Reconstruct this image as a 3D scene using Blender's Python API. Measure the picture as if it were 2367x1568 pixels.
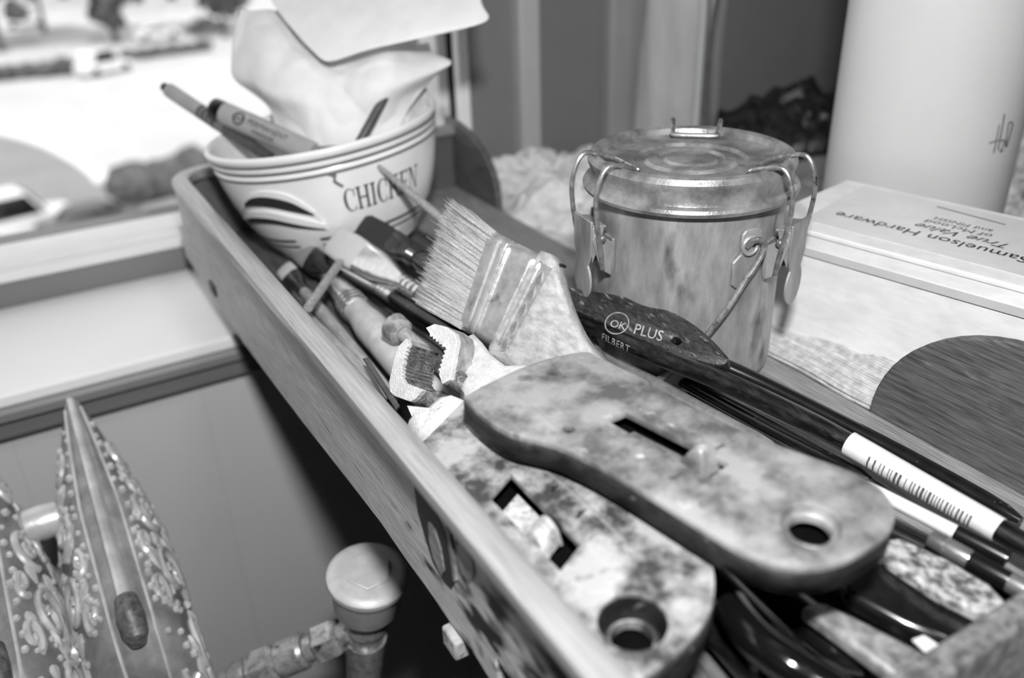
import bpy, bmesh, math, random
from mathutils import Vector, Matrix, noise as mn
random.seed(7)
for o in list(bpy.data.objects): bpy.data.objects.remove(o, do_unlink=True)
S = bpy.context.scene
COL = S.collection
W, HH = 2367, 1568

# ------------------------------------------------------------------ camera
F = 2000.0                                   # focal length in pixels of the 2367 wide frame
PITCH, YAW, ROLL = math.radians(27.5), math.radians(29.5), math.radians(2.0)
CAM = Vector((0, 0, .245))
FWD = Vector((math.sin(YAW)*math.cos(PITCH), math.cos(YAW)*math.cos(PITCH), -math.sin(PITCH)))
R0 = Vector((math.cos(YAW), -math.sin(YAW), 0)); U0 = R0.cross(FWD)
RT = R0*math.cos(ROLL) - U0*math.sin(ROLL); UP = U0*math.cos(ROLL) + R0*math.sin(ROLL)
cam = bpy.data.objects.new('camera', bpy.data.cameras.new('camera'))
COL.objects.link(cam)
M = Matrix((RT, UP, -FWD)).transposed().to_4x4(); M.translation = CAM
cam.matrix_world = M
cd = cam.data
cd.sensor_fit = 'HORIZONTAL'; cd.sensor_width = 36; cd.lens = F/W*36
cd.clip_start = .01; cd.clip_end = 600
cd.dof.use_dof = True; cd.dof.focus_distance = .41; cd.dof.aperture_fstop = 5.2
S.camera = cam

# ------------------------------------------------------------------ light
w = bpy.data.worlds.new('sky'); S.world = w; w.use_nodes = True
bg = w.node_tree.nodes['Background']; bg.inputs[0].default_value = (.9, .9, .9, 1); bg.inputs[1].default_value = 1.1
def light(name, kind, loc, aim, energy, **k):
    l = bpy.data.lights.new(name, kind); l.energy = energy
    for a, b in k.items(): setattr(l, a, b)
    o = bpy.data.objects.new(name, l); COL.objects.link(o); o.location = loc
    o.rotation_euler = (Vector(aim)-Vector(loc)).to_track_quat('-Z', 'Y').to_euler()
    return o
light('sun', 'SUN', (0, -20, 40), (3, 0, 0), 2.0, angle=.01)
FL = CAM + UP*.125 + RT*.015 - FWD*.06
light('camera_flash', 'AREA', FL, (.25, .40, .0), 4.3, shape='RECTANGLE', size=.045, size_y=.03)
light('unseen_fill_light', 'AREA', (.35, -.75, 1.68), (.3, .3, 0), 4, shape='DISK', size=.28)  # added fill from above and behind the camera, no lamp seen there
vs = S.view_settings
vs.view_transform = 'Standard'; vs.look = 'None'; vs.exposure = .25; vs.gamma = 1; vs.use_curve_mapping = False

# ------------------------------------------------------------------ helpers
def ray(x, y): return FWD + RT*((x-1183.5)/F) + UP*((784-y)/F)
def at(x, y, z=None, X=None, Y=None, D=None):
    d = ray(x, y)
    if D is not None: t = D
    elif z is not None: t = (z-CAM.z)/d.z
    elif X is not None: t = (X-CAM.x)/d.x
    else: t = (Y-CAM.y)/d.y
    return CAM + d*t
def lin(v):
    v /= 255.0
    return v/12.92 if v <= .04045 else ((v+.055)/1.055)**2.4
def g(v): c = lin(v); return (c, c, c, 1)

def mat(name, lo, hi=None, scale=20, detail=6, rough=.5, metal=0, bump=0, bscale=None, stretch=(1, 1, 1),
        contrast=(.35, .65), spot=None, spot2=None, spec=.5, alpha=None, trans=0, coat=0, rvar=0):
    """grey procedural material: noise between two greys (0-255), optional paint spots, relief"""
    k_ = 3.5 if scale >= 10 else 1                # small things carry finer grain
    bscale = (bscale or scale*4)*(2.2 if scale >= 10 else 1); scale *= k_
    m = bpy.data.materials.new(name); m.use_nodes = True
    nt = m.node_tree; N = nt.nodes; L = nt.links
    b = N['Principled BSDF']
    hi = lo if hi is None else hi
    tc = N.new('ShaderNodeTexCoord'); mp = N.new('ShaderNodeMapping'); mp.inputs['Scale'].default_value = stretch
    L.new(tc.outputs['Object'], mp.inputs[0])
    nz = N.new('ShaderNodeTexNoise'); nz.inputs['Scale'].default_value = scale; nz.inputs['Detail'].default_value = detail
    nz.inputs['Roughness'].default_value = .62
    L.new(mp.outputs[0], nz.inputs['Vector'])
    cr = N.new('ShaderNodeValToRGB'); e = cr.color_ramp.elements
    e[0].position, e[1].position = contrast; e[0].color = g(lo); e[1].color = g(hi)
    L.new(nz.outputs['Fac'], cr.inputs[0]); out = cr.outputs[0]
    for sp in (spot, spot2):
        if sp:
            sc, lev, val = sp[:3]; st = sp[3] if len(sp) > 3 else (1, 1, 1)
            mp2 = N.new('ShaderNodeMapping'); mp2.inputs['Scale'].default_value = st; L.new(tc.outputs['Object'], mp2.inputs[0])
            n2 = N.new('ShaderNodeTexNoise'); n2.inputs['Scale'].default_value = sc*(2.4 if k_ > 1 else 1); n2.inputs['Detail'].default_value = 5
            L.new(mp2.outputs[0], n2.inputs['Vector'])
            r2 = N.new('ShaderNodeValToRGB'); r2.color_ramp.elements[0].position = lev; r2.color_ramp.elements[1].position = min(1, lev+.13)
            L.new(n2.outputs['Fac'], r2.inputs[0])
            mx = N.new('ShaderNodeMix'); mx.data_type = 'RGBA'
            L.new(r2.outputs[0], mx.inputs['Factor']); L.new(out, mx.inputs[6]); mx.inputs[7].default_value = g(val)
            out = mx.outputs[2]
    L.new(out, b.inputs['Base Color'])
    b.inputs['Roughness'].default_value = rough; b.inputs['Metallic'].default_value = metal
    b.inputs['Specular IOR Level'].default_value = spec
    if trans: b.inputs['Transmission Weight'].default_value = trans
    if coat: b.inputs['Coat Weight'].default_value = coat
    if alpha is not None: b.inputs['Alpha'].default_value = alpha
    if rvar:
        mr = N.new('ShaderNodeMapRange'); mr.inputs[3].default_value = max(.05, rough-rvar); mr.inputs[4].default_value = min(1, rough+rvar)
        L.new(nz.outputs['Fac'], mr.inputs[0]); L.new(mr.outputs[0], b.inputs['Roughness'])
    if bump:
        nb = N.new('ShaderNodeTexNoise'); nb.inputs['Scale'].default_value = bscale or scale*4; nb.inputs['Detail'].default_value = 6
        L.new(mp.outputs[0], nb.inputs['Vector'])
        bp = N.new('ShaderNodeBump'); bp.inputs['Strength'].default_value = min(1, bump); bp.inputs['Distance'].default_value = .001
        L.new(nb.outputs['Fac'], bp.inputs['Height']); L.new(bp.outputs[0], b.inputs['Normal'])
    return m

ORIG = {}
class MB:
    def __init__(s): s.v = []; s.f = []
    def add(s, v, f):
        n = len(s.v); s.v += [Vector(p) for p in v]; s.f += [tuple(i+n for i in q) for q in f]; return s
    def box(s, c, size, ax=None):
        c = Vector(c); X, Y, Z = ax or (Vector((1, 0, 0)), Vector((0, 1, 0)), Vector((0, 0, 1)))
        a, b, d = [q/2 for q in size]
        v = [c+X*(a*i)+Y*(b*j)+Z*(d*k) for k in (-1, 1) for j in (-1, 1) for i in (-1, 1)]
        return s.add(v, [(0, 2, 3, 1), (4, 5, 7, 6), (0, 1, 5, 4), (2, 6, 7, 3), (0, 4, 6, 2), (1, 3, 7, 5)])
    def bb(s, x0, x1, y0, y1, z0, z1): return s.box(((x0+x1)/2, (y0+y1)/2, (z0+z1)/2), (x1-x0, y1-y0, z1-z0))
    def tube(s, path, rad, n=12, caps=True, closed=False, flat=None, upv=None):
        """sweep; rad number or list; flat = (kx, ky) squash of the section along side / up"""
        P = [Vector(p) for p in path]; k = len(P)
        if not hasattr(rad, '__len__'): rad = [rad]*k
        v = []; prev = Vector(upv) if upv is not None else None
        for i, p in enumerate(P):
            t = (P[(i+1) % k]-P[i-1]) if closed else (P[min(i+1, k-1)]-P[max(i-1, 0)])
            t.normalize()
            if prev is None: prev = t.orthogonal()
            u = prev - t*prev.dot(t)
            if u.length < 1e-6: u = t.orthogonal()
            u.normalize(); sd = t.cross(u)
            if upv is None: prev = u
            fx, fy = flat if flat else (1, 1)
            for j in range(n):
                a = 2*math.pi*j/n
                v.append(p + sd*(math.cos(a)*rad[i]*fx) + u*(math.sin(a)*rad[i]*fy))
        f = []
        for i in range(k if closed else k-1):
            for j in range(n):
                a, b = i*n+j, i*n+(j+1) % n; c, d = ((i+1) % k)*n+(j+1) % n, ((i+1) % k)*n+j
                f.append((a, b, c, d))
        if caps and not closed: f += [tuple(range(n))[::-1], tuple((k-1)*n+j for j in range(n))]
        return s.add(v, f)
    def lathe(s, prof, n=48, c=(0, 0, 0), ax=None, caps=False):
        c = Vector(c); Z = Vector(ax).normalized() if ax is not None else Vector((0, 0, 1))
        X = Vector((1, 0, 0)); X = (X - Z*X.dot(Z))
        if X.length < .1: X = Vector((0, 1, 0)) - Z*Z.y
        X.normalize(); Y = Z.cross(X)
        v = []; f = []
        for r, z in prof:
            for j in range(n):
                a = 2*math.pi*j/n; v.append(c+X*(r*math.cos(a))+Y*(r*math.sin(a))+Z*z)
        for i in range(len(prof)-1):
            for j in range(n):
                f.append((i*n+j, i*n+(j+1) % n, (i+1)*n+(j+1) % n, (i+1)*n+j))
        if caps: f += [tuple(range(n))[::-1], tuple((len(prof)-1)*n+j for j in range(n))]
        return s.add(v, f)
    def prism(s, poly, vec):
        n = len(poly); vec = Vector(vec); P = [Vector(p) for p in poly]
        f = [tuple(range(n)), tuple(range(2*n-1, n-1, -1))] + [(i, n+i, n+(i+1) % n, (i+1) % n) for i in range(n)]
        return s.add(P+[p+vec for p in P], f)
    def grid(s, fn, nu, nv, th=None):
        v = [Vector(fn(i/nu, j/nv)) for i in range(nu+1) for j in range(nv+1)]
        q = nv+1
        f = [(i*q+j, (i+1)*q+j, (i+1)*q+j+1, i*q+j+1) for i in range(nu) for j in range(nv)]
        return s.add(v, f)
    def ball(s, c, r, n=10, m=6, sc=(1, 1, 1)):
        c = Vector(c); v = []; f = []
        for i in range(m+1):
            a = math.pi*i/m
            for j in range(n):
                b = 2*math.pi*j/n
                v.append(c+Vector((math.sin(a)*math.cos(b)*r*sc[0], math.sin(a)*math.sin(b)*r*sc[1], math.cos(a)*r*sc[2])))
        for i in range(m):
            for j in range(n): f.append((i*n+j, (i+1)*n+j, (i+1)*n+(j+1) % n, i*n+(j+1) % n))
        return s.add(v, f)
    def build(s, name, m, parent=None, smooth=True, bevel=0, solid=0, sub=0, angle=35, base=None, weld=False):
        org = ORIG[parent.name] if parent is not None else (Vector(base) if base is not None else s.base())
        me = bpy.data.meshes.new(name); me.from_pydata([p-org for p in s.v], [], s.f)
        bm = bmesh.new(); bm.from_mesh(me)
        if weld: bmesh.ops.remove_doubles(bm, verts=bm.verts, dist=1e-6)
        bmesh.ops.recalc_face_normals(bm, faces=bm.faces); bm.to_mesh(me); bm.free()
        me.materials.append(m)
        o = bpy.data.objects.new(name, me); COL.objects.link(o)
        if parent is not None: o.parent = parent
        else: o.location = org
        ORIG[o.name] = org
        if bevel:
            bv = o.modifiers.new('bevel', 'BEVEL'); bv.width = bevel; bv.segments = 2; bv.limit_method = 'ANGLE'; bv.angle_limit = math.radians(40)
        if solid:
            sm = o.modifiers.new('solid', 'SOLIDIFY'); sm.thickness = solid; sm.offset = 0
        if sub:
            sb = o.modifiers.new('sub', 'SUBSURF'); sb.levels = sb.render_levels = sub
        if smooth:
            for p in me.polygons: p.use_smooth = True
            me.set_sharp_from_angle(angle=math.radians(angle))
        return o
    def base(s):
        xs = [p.x for p in s.v]; ys = [p.y for p in s.v]; zs = [p.z for p in s.v]
        return Vector(((min(xs)+max(xs))/2, (min(ys)+max(ys))/2, min(zs)))
def tag(o, label, cat, group=None):
    o['label'] = label; o['category'] = cat
    if group: o['group'] = group
    return o
def thing(name, loc, label, cat, group=None):
    o = bpy.data.objects.new(name, None); COL.objects.link(o); o.location = loc; o.empty_display_size = .02
    ORIG[o.name] = Vector(loc); return tag(o, label, cat, group)
def struct(o): o['kind'] = 'structure'; return o
def catmull(P, n):
    P = [Vector(p) for p in P]; out = []
    for i in range(len(P)-1):
        a, b, c, d = P[max(i-1, 0)], P[i], P[i+1], P[min(i+2, len(P)-1)]
        for k in range(n):
            t = k/n
            out.append(.5*((2*b)+(c-a)*t+(2*a-5*b+4*c-d)*t*t+(3*b-a-3*c+d)*t**3))
    out.append(P[-1]); return out
def text_mesh(st, size, shear=0, spacing=1):
    """flat outline lettering -> 2D verts, faces"""
    cu = bpy.data.curves.new('lettering', 'FONT'); cu.body = st; cu.size = size; cu.shear = shear; cu.space_character = spacing; cu.resolution_u = 3
    o = bpy.data.objects.new('lettering', cu); COL.objects.link(o)
    me = o.to_mesh(); v = [p.co.copy() for p in me.vertices]; f = [tuple(q.vertices) for q in me.polygons]
    o.to_mesh_clear(); bpy.data.objects.remove(o, do_unlink=True); bpy.data.curves.remove(cu)
    return v, f
def plate(outlines, frame, thick, bev=0):
    """2D outlines (first is outer, others holes) -> solid plate verts/faces in world via frame(u,v,h)"""
    cu = bpy.data.curves.new('p', 'CURVE'); cu.dimensions = '2D'; cu.fill_mode = 'BOTH'; cu.extrude = thick/2; cu.bevel_depth = bev; cu.bevel_resolution = 1
    for ol in outlines:
        sp = cu.splines.new('POLY'); sp.points.add(len(ol)-1); sp.use_cyclic_u = True
        for p, q in zip(sp.points, ol): p.co = (q[0], q[1], 0, 1)
    o = bpy.data.objects.new('p', cu); COL.objects.link(o)
    me = o.to_mesh(); v = [frame(p.co.x, p.co.y, p.co.z) for p in me.vertices]; f = [tuple(q.vertices) for q in me.polygons]
    o.to_mesh_clear(); bpy.data.objects.remove(o, do_unlink=True); bpy.data.curves.remove(cu)
    return v, f

# ------------------------------------------------------------------ materials
m_wall = mat('painted_wall', 84, 92, 6, rough=.7, bump=.05)
m_walldark = mat('window_wall_paint', 120, 128, 5, rough=.75, bump=.05)
m_panel = mat('wainscot_paint', 190, 196, 4, rough=.6, bump=.03)
m_ledge = mat('ledge_paint', 232, 238, 5, rough=.5)
m_ledge_edge = mat('ledge_moulding_paint', 118, 126, 5, rough=.5)
m_white = mat('white_trim_paint', 232, 238, 8, rough=.5)
m_ceil = mat('ceiling_paint', 130, 136, 4, rough=.8)
m_floor = mat('floor_wood', 60, 80, 6, rough=.5, stretch=(8, 1, 1))
m_table = mat('table_top', 150, 175, 12, rough=.5, bump=.2, stretch=(1, .3, 1))
m_wood = mat('tray_wood', 118, 172, 26, rough=.5, bump=.35, bscale=90, stretch=(9, .55, 9), spot=(26, .63, 70, (3, .5, 3)))
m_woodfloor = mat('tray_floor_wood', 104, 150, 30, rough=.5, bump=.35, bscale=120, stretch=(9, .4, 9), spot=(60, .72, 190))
m_woodshade = mat('shaded_floor_wood', 62, 104, 30, rough=.5, bump=.35, bscale=120, stretch=(9, .4, 9), spot=(40, .62, 36))  # floor wood painted darker for the shade among the brushes
m_wooddark = mat('dark_panel_wood', 58, 100, 26, rough=.45, bump=.4, bscale=90, stretch=(4, .5, 9), spot=(45, .64, 120, (1, .5, 2)), spot2=(14, .68, 20))
m_rail = mat('rail_worn_metal', 140, 168, 60, rough=.28, metal=.35, bump=.12, bscale=300, stretch=(3, .12, 3), spot=(40, .64, 84, (3, .15, 3)))
m_baseedge = mat('raw_board', 140, 172, 30, rough=.8, bump=.8, bscale=160, spot=(60, .62, 90))
m_dirty = mat('stained_wood', 30, 60, 40, rough=.55, bump=.4, stretch=(6, .6, 6), spot=(60, .55, 150, (3, .7, 3)))

# ================================================================== SETTING
WY = .803                                     # inner face of the window wall
RX0, RX1, RY0, ZF, ZC = -1.7, 2.4, -2.6, -.78, 1.75
WX0, WX1, WZ0, WZ1 = -1.35, .398, -.034, 1.45  # window opening
o = MB(); T = .12
o.bb(RX0, WX0, WY, WY+T, ZF, ZC).bb(WX1, RX1, WY, WY+T, ZF, ZC).bb(WX0, WX1, WY, WY+T, ZF, WZ0).bb(WX0, WX1, WY, WY+T, WZ1, ZC)
wall = struct(o.build('wall_back', m_walldark, smooth=False))
struct(MB().bb(RX0-.1, RX0, RY0, WY+T, ZF, ZC).build('wall_left', m_wall, smooth=False))
struct(MB().bb(RX1, RX1+.1, RY0, WY+T, ZF, ZC).build('wall_right', m_wall, smooth=False))
struct(MB().bb(RX0-.1, RX1+.1, RY0-.1, RY0, ZF, ZC).build('wall_front', m_wall, smooth=False))
struct(MB().bb(RX0-.1, RX1+.1, RY0-.1, WY+T, ZC, ZC+.1).build('ceiling', m_ceil, smooth=False))
struct(MB().bb(RX0-.1, RX1+.1, RY0-.1, WY+T, ZF-.1, ZF).build('floor', m_floor, smooth=False))
# window sash and glass
win = struct(MB().bb(WX0, WX1, WY+.012, WY+.055, WZ0, WZ0+.012).bb(WX0, WX1, WY-.004, WY+.02, WZ0-.004, WZ0+.004)
             .bb(WX1-.012, WX1, WY+.012, WY+.055, WZ0, WZ1).bb(WX0, WX0+.04, WY+.012, WY+.055, WZ0, WZ1).bb(WX0, WX1, WY+.012, WY+.055, WZ1-.04, WZ1)
             .build('window_1', m_white, bevel=.002))
mg = bpy.data.materials.new('window_glass'); mg.use_nodes = True
nt = mg.node_tree; nt.nodes.clear()
a = nt.nodes.new('ShaderNodeOutputMaterial'); b = nt.nodes.new('ShaderNodeMixShader'); c = nt.nodes.new('ShaderNodeBsdfTransparent'); d = nt.nodes.new('ShaderNodeBsdfGlossy')
d.inputs['Roughness'].default_value = .02; b.inputs[0].default_value = .05
nt.links.new(c.outputs[0], b.inputs[1]); nt.links.new(d.outputs[0], b.inputs[2]); nt.links.new(b.outputs[0], a.inputs[0])
MB().bb(WX0+.03, WX1-.01, WY+.030, WY+.034, WZ0+.01, WZ1-.03).build('pane', mg, win, smooth=False)
struct(MB().bb(WX1, WX1+.012, WY-.012, WY+.012, WZ0-.02, WZ1+.05).build('trim_1', m_white, bevel=.002))
struct(MB().bb(.467, .493, WY-.016, WY+.004, -.2, ZC).build('trim_2', mat('pale_batten', 176, 186, 6, rough=.5), bevel=.004))
struct(MB().bb(.578, .66, WY-.02, WY+.004, -.2, ZC).build('trim_3', mat('grey_batten', 150, 160, 6, rough=.6), bevel=.006))
# deep ledge under the window with its moulding, and boarded panelling below
struct(MB().bb(RX0, .30, .637, WY, -.072, -.06).build('trim_4', m_ledge, bevel=.003))
e = MB()
prof = [(.640, -.072), (.637, -.076), (.637, -.082), (.645, -.086), (.648, -.100), (.652, -.104), (.70, -.104), (.70, -.072)]
e.prism([(RX0, y, z) for y, z in prof], (.30-RX0, 0, 0)); struct(e.build('trim_5', m_ledge_edge, angle=30))
panel = struct(MB().bb(RX0, .9, .668, .70, ZF, -.10).build('wall_lower', m_panel, smooth=False))
x = -1.6; k = 0
while x < .85:
    MB().bb(x+.00005, x+.13995, .662, .668, ZF+.1, -.106).build('panel_board', m_panel, panel, bevel=.0003); x += .14
struct(MB().bb(RX0, .9, .65, .668, ZF, ZF+.1).build('baseboard_back', m_ledge_edge, bevel=.004))

# ================================================================== OUTSIDE (seen through the glass)
GZ = -12
m_lot = mat('pale_pavement', 196, 208, .15, rough=.9)
m_asph = mat('asphalt', 140, 155, .3, rough=.9)
m_grass = mat('pale_grass', 150, 185, .6, rough=.9)
m_hedge = mat('hedge_leaf', 60, 110, 2.5, rough=.8, bump=.8)
m_curb = mat('curb_white', 235, 240, 1, rough=.8)
o = MB().bb(-160, 220, 6, 420, GZ-.5, GZ).build('ground', m_lot, smooth=False); struct(o)
def G(x, y): return at(x, y, z=GZ)
# curved curb with the darker island inside it
arc = catmull([G(-260, 330), G(-120, 302), G(0, 308), G(110, 338), G(200, 385), G(245, 425)], 10)
c = MB(); n = len(arc)
for q in range(n-1):
    a0, a1 = arc[q], arc[q+1]; dd = (a1-a0).normalized(); sdv = Vector((-dd.y, dd.x, 0))*.45
    c.add([a0-sdv, a0+sdv, a1+sdv, a1-sdv]+[p+Vector((0, 0, .18)) for p in (a0-sdv, a0+sdv, a1+sdv, a1-sdv)], [(0, 1, 2, 3), (4, 7, 6, 5), (0, 4, 5, 1), (1, 5, 6, 2), (2, 6, 7, 3), (3, 7, 4, 0)])
tag(c.build('curb', m_curb, smooth=False), 'curved white curb sweeping round the parking lot outside the window', 'curb')
isl = MB(); poly = [p+Vector((0, 0, .0)) for p in arc]+[G(330, 560), G(-300, 640)]
isl.prism([p+Vector((0, 0, .004)) for p in poly], (0, 0, .006)); tag(isl.build('parking_island', m_asph, smooth=False), 'grey paved area enclosed by the curved white curb', 'pavement')
road = MB(); rp = [G(-400, 140), G(620, 70), G(620, 40), G(-400, 100)]
road.prism([q+Vector((0, 0, .004)) for q in rp], (0, 0, .006)); tag(road.build('street', m_asph, smooth=False), 'grey street strip crossing the view at the top of the window', 'street')
m_car = {v: mat('car_paint_%d' % v, v, rough=.25, spec=.6) for v in (240, 60, 120)}
m_cwin = mat('car_glass', 25, rough=.1); m_tyre = mat('tyre_rubber', 25, rough=.8)
CARP = {}
def make_car(shade, label, pos, ang, van=False):
    r = thing('parked_car', pos, label, 'car', 'parked cars outside the window')
    A = Matrix.Rotation(ang, 3, 'Z')
    def tv(mb): mb.v = [A @ p + Vector(pos) for p in mb.v]; return mb
    h = 1.95 if van else 1.42
    body = MB().prism([(-2.2, -.85, .3), (2.2, -.85, .3), (2.25, -.85, .65), (2.1, -.85, .82), (1.0, -.85, .95), (-2.1, -.85, .98), (-2.25, -.85, .7)], (0, 1.7, 0))
    tv(body).build('body', m_car[shade], r, bevel=.08)
    cab = MB().prism([(-2.0 if van else -1.5, -.75, .95), (1.0, -.75, .95), (.35, -.72, h), (-1.9 if van else -1.0, -.72, h)], (0, 1.5, 0))
    tv(cab).build('cabin', m_car[shade], r, bevel=.08)
    for sy in (-1, 1):
        tv(MB().prism([(-1.3, sy*.77, 1.02), (.8, sy*.77, 1.02), (.3, sy*.75, h-.1), (-.95, sy*.75, h-.1)], (0, sy*.03, 0))).build('side_window', m_cwin, r)
    tv(MB().prism([(1.03, -.62, 1.0), (1.03, .62, 1.0), (.45, .58, h-.06), (.45, -.58, h-.06)], (.04, 0, .02))).build('windscreen', m_cwin, r)
    for sx in (-1.4, 1.4):
        for sy in (-.8, .8):
            tv(MB().lathe([(.0, -.1), (.33, -.1), (.33, .1), (0, .1)], 16, (sx, sy, .33), (0, 1, 0))).build('wheel', m_tyre, r)
    return r
make_car(240, 'white van parked at the bottom left corner of the window view', G(55, 545), .25, True)
make_car(60, 'dark car parked just right of the white van outside', G(235, 548), .2)
make_car(120, 'grey car parked near the right end of the nearest outdoor row', G(420, 545), .25)
make_car(240, 'white van standing alone in the middle of the bright lot', G(245, 170), .5, True)
make_car(240, 'white car beyond the dark hedge at the far side of the lot', G(365, 92), .15)
make_car(240, 'white car parked at the far upper left by the tree', G(60, 62), .15)
make_car(120, 'grey car far off beside the right-hand tree outside', G(480, 72), .1)
def hedge(p0, p1, h, wd, label):
    a, b = G(*p0), G(*p1); mb = MB(); L = (b-a).length; k = int(L/1.2)+1
    for q in range(k):
        c = a.lerp(b, q/max(1, k-1)); mb.ball(c+Vector((0, 0, h*.45)), 1, 10, 7, (wd*random.uniform(.8, 1.2), wd*random.uniform(.8, 1.2), h*.55*random.uniform(.8, 1.15)))
    for v in mb.v: v += Vector((mn.noise(v*1.3), mn.noise(v*1.3+Vector((9, 0, 0))), mn.noise(v*1.7)))*.25
    tag(mb.build('hedge', m_hedge), label, 'hedge', 'hedges outside')
hedge((-60, 192), (195, 168), 1.3, 1.0, 'low dark hedge along the left side of the bright lot')
hedge((300, 140), (470, 118), 1.0, .9, 'low dark hedge right of the lone white van')
hedge((320, 470), (455, 440), 2.0, 1.2, 'rounded pale bushes just left of the tray corner outside')
m_bark = mat('bark', 70, 95, 3, rough=.9, bump=.6)
def tree(p, hh, rr, label, low=.35):
    b = G(*p); r = thing('tree', b, label, 'tree', 'trees outside')
    MB().tube([b, b+Vector((.1, 0, hh*.4)), b+Vector((.3, .1, hh*.75))], [hh*.03, hh*.022, hh*.01], 8).build('trunk', m_bark, r)
    mb = MB()
    for q in range(26):
        a = random.uniform(0, 6.28); z = random.uniform(low, 1); rad = rr*math.sqrt(random.random())*(1.15-abs(z-.6))
        mb.ball(b+Vector((math.cos(a)*rad, math.sin(a)*rad, hh*z)), rr*random.uniform(.25, .42), 8, 6)
    for v in mb.v: v += Vector((mn.noise(v*.9), mn.noise(v*.9+Vector((5, 0, 0))), mn.noise(v*.9+Vector((0, 7, 0)))))*.5
    mb.build('foliage', m_hedge, r)
tree((270, 100), 11, 2.3, 'dark full tree standing behind the lone white van', .12)
tree((105, 78), 9, 3, 'bare-stemmed tree at the top left of the window', .55)
tree((5, 120), 10, 3.2, 'dark tree at the far left edge of the window', .3)
tree((520, 88), 8, 2.6, 'tree beside the white paper in the bowl outside', .3)
m_house = mat('pale_siding', 200, 215, .5, rough=.8); m_roof = mat('roof_shingle', 120, 140, 1, rough=.9)
def house(p, wd, dp, hh, label):
    b = G(*p); r = thing('house', b, label, 'house', 'houses across the street')
    x, y, z = b
    MB().bb(x-wd/2, x+wd/2, y, y+dp, z, z+hh).build('wall', m_house, r, smooth=False)
    MB().prism([(x-wd/2-.4, y-.4, z+hh), (x-wd/2-.4, y+dp+.4, z+hh), (x-wd/2-.4, y+dp/2, z+hh+2.5)], (wd+.8, 0, 0)).build('roof', m_roof, r, smooth=False)
    for q in range(4):
        wx = x-wd/2+wd*(q+.5)/4
        MB().bb(wx-.6, wx+.6, y-.06, y, z+1.1, z+2.6).build('window', m_cwin, r, smooth=False)
house((190, 12), 16, 9, 5, 'pale house across the street behind the dark full tree')
house((440, 18), 16, 9, 5, 'pale house across the street at the right of the window')

# ================================================================== TABLE AND TRAY
TZ = -.014
t = thing('work_table', (.7, .25, ZF), 'pale work table pushed against the window wall under the tray', 'table')
MB().bb(.13, 1.45, -.35, WY-.02, TZ-.03, TZ).build('tabletop', m_table, t, bevel=.002)
for x in (.17, 1.41):
    for y in (-.31, WY-.06): MB().bb(x-.022, x+.022, y-.022, y+.022, ZF, TZ-.03).build('leg', m_table, t, bevel=.002)

TX0, TX1, TY0, TY1 = .0985, .345, .093, .716
tray = thing('wooden_tray', (.22, .4, TZ), 'long wooden brush tray with rounded end panels and worn rail', 'tray')
MB().bb(.112, TX1, TY0-.006, TY1+.004, TZ, -.006).build('base_board', m_baseedge, tray, bevel=.001)
# left wall: grain, with dark staining that thickens toward the near end
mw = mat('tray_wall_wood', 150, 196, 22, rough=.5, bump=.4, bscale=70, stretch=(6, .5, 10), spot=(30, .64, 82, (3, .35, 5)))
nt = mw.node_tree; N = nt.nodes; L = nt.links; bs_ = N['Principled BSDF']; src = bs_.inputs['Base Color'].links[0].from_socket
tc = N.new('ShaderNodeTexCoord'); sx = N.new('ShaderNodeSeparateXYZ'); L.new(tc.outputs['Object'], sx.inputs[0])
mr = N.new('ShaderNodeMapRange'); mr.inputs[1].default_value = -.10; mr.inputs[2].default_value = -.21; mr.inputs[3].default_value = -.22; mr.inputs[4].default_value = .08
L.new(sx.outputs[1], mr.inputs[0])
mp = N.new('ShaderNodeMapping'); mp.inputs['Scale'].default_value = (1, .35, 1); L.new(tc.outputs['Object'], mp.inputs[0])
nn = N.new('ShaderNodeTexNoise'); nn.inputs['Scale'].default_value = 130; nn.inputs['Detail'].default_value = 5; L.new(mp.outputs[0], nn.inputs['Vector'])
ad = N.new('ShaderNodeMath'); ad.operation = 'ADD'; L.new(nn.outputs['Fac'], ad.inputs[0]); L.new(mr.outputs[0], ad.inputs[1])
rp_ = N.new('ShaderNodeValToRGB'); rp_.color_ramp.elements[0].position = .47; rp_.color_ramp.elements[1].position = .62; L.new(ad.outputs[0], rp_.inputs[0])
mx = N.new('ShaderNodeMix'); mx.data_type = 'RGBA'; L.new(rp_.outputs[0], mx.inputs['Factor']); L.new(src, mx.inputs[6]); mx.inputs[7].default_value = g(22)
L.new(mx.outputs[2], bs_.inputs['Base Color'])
fe = [(430, 592), (500, 700), (560, 790), (640, 898), (700, 978), (800, 1106), (880, 1210), (940, 1297), (994, 1371), (1040, 1440), (1095, 1512), (1150, 1600)]
FXX = .1008
lowe = []
for x, y in fe:
    p = at(x, y, X=FXX); lowe.append((FXX, p.y+.0009*mn.noise(Vector((x*.05, 0, 0))), p.z+.0007*mn.noise(Vector((x*.03, 4, 0)))))
tops = [(FXX, q[1], max(.0035, q[2]+.008)) for q in lowe]
MB().prism(lowe+tops[::-1], (.0115, 0, 0)).build('base_edge', mw, tray, bevel=.0006)
fx = [.1085, .187, .266, TX1]
for i in range(3): MB().bb(fx[i]+.0003, fx[i+1]-.0003, TY0, TY1-.01, -.006, 0).build('floor_board', m_woodfloor if i == 2 else m_woodshade, tray, bevel=.0006)
lw = MB().bb(TX0+.0022, TX0+.0095, TY0, TY1, .001, .05).build('side_wall', mw, tray, bevel=.0008)
def onwall(x, y, dx=0): p = at(x, y, X=TX0+.0025); return Vector((TX0+.0025-dx, p.y, p.z))
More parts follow.
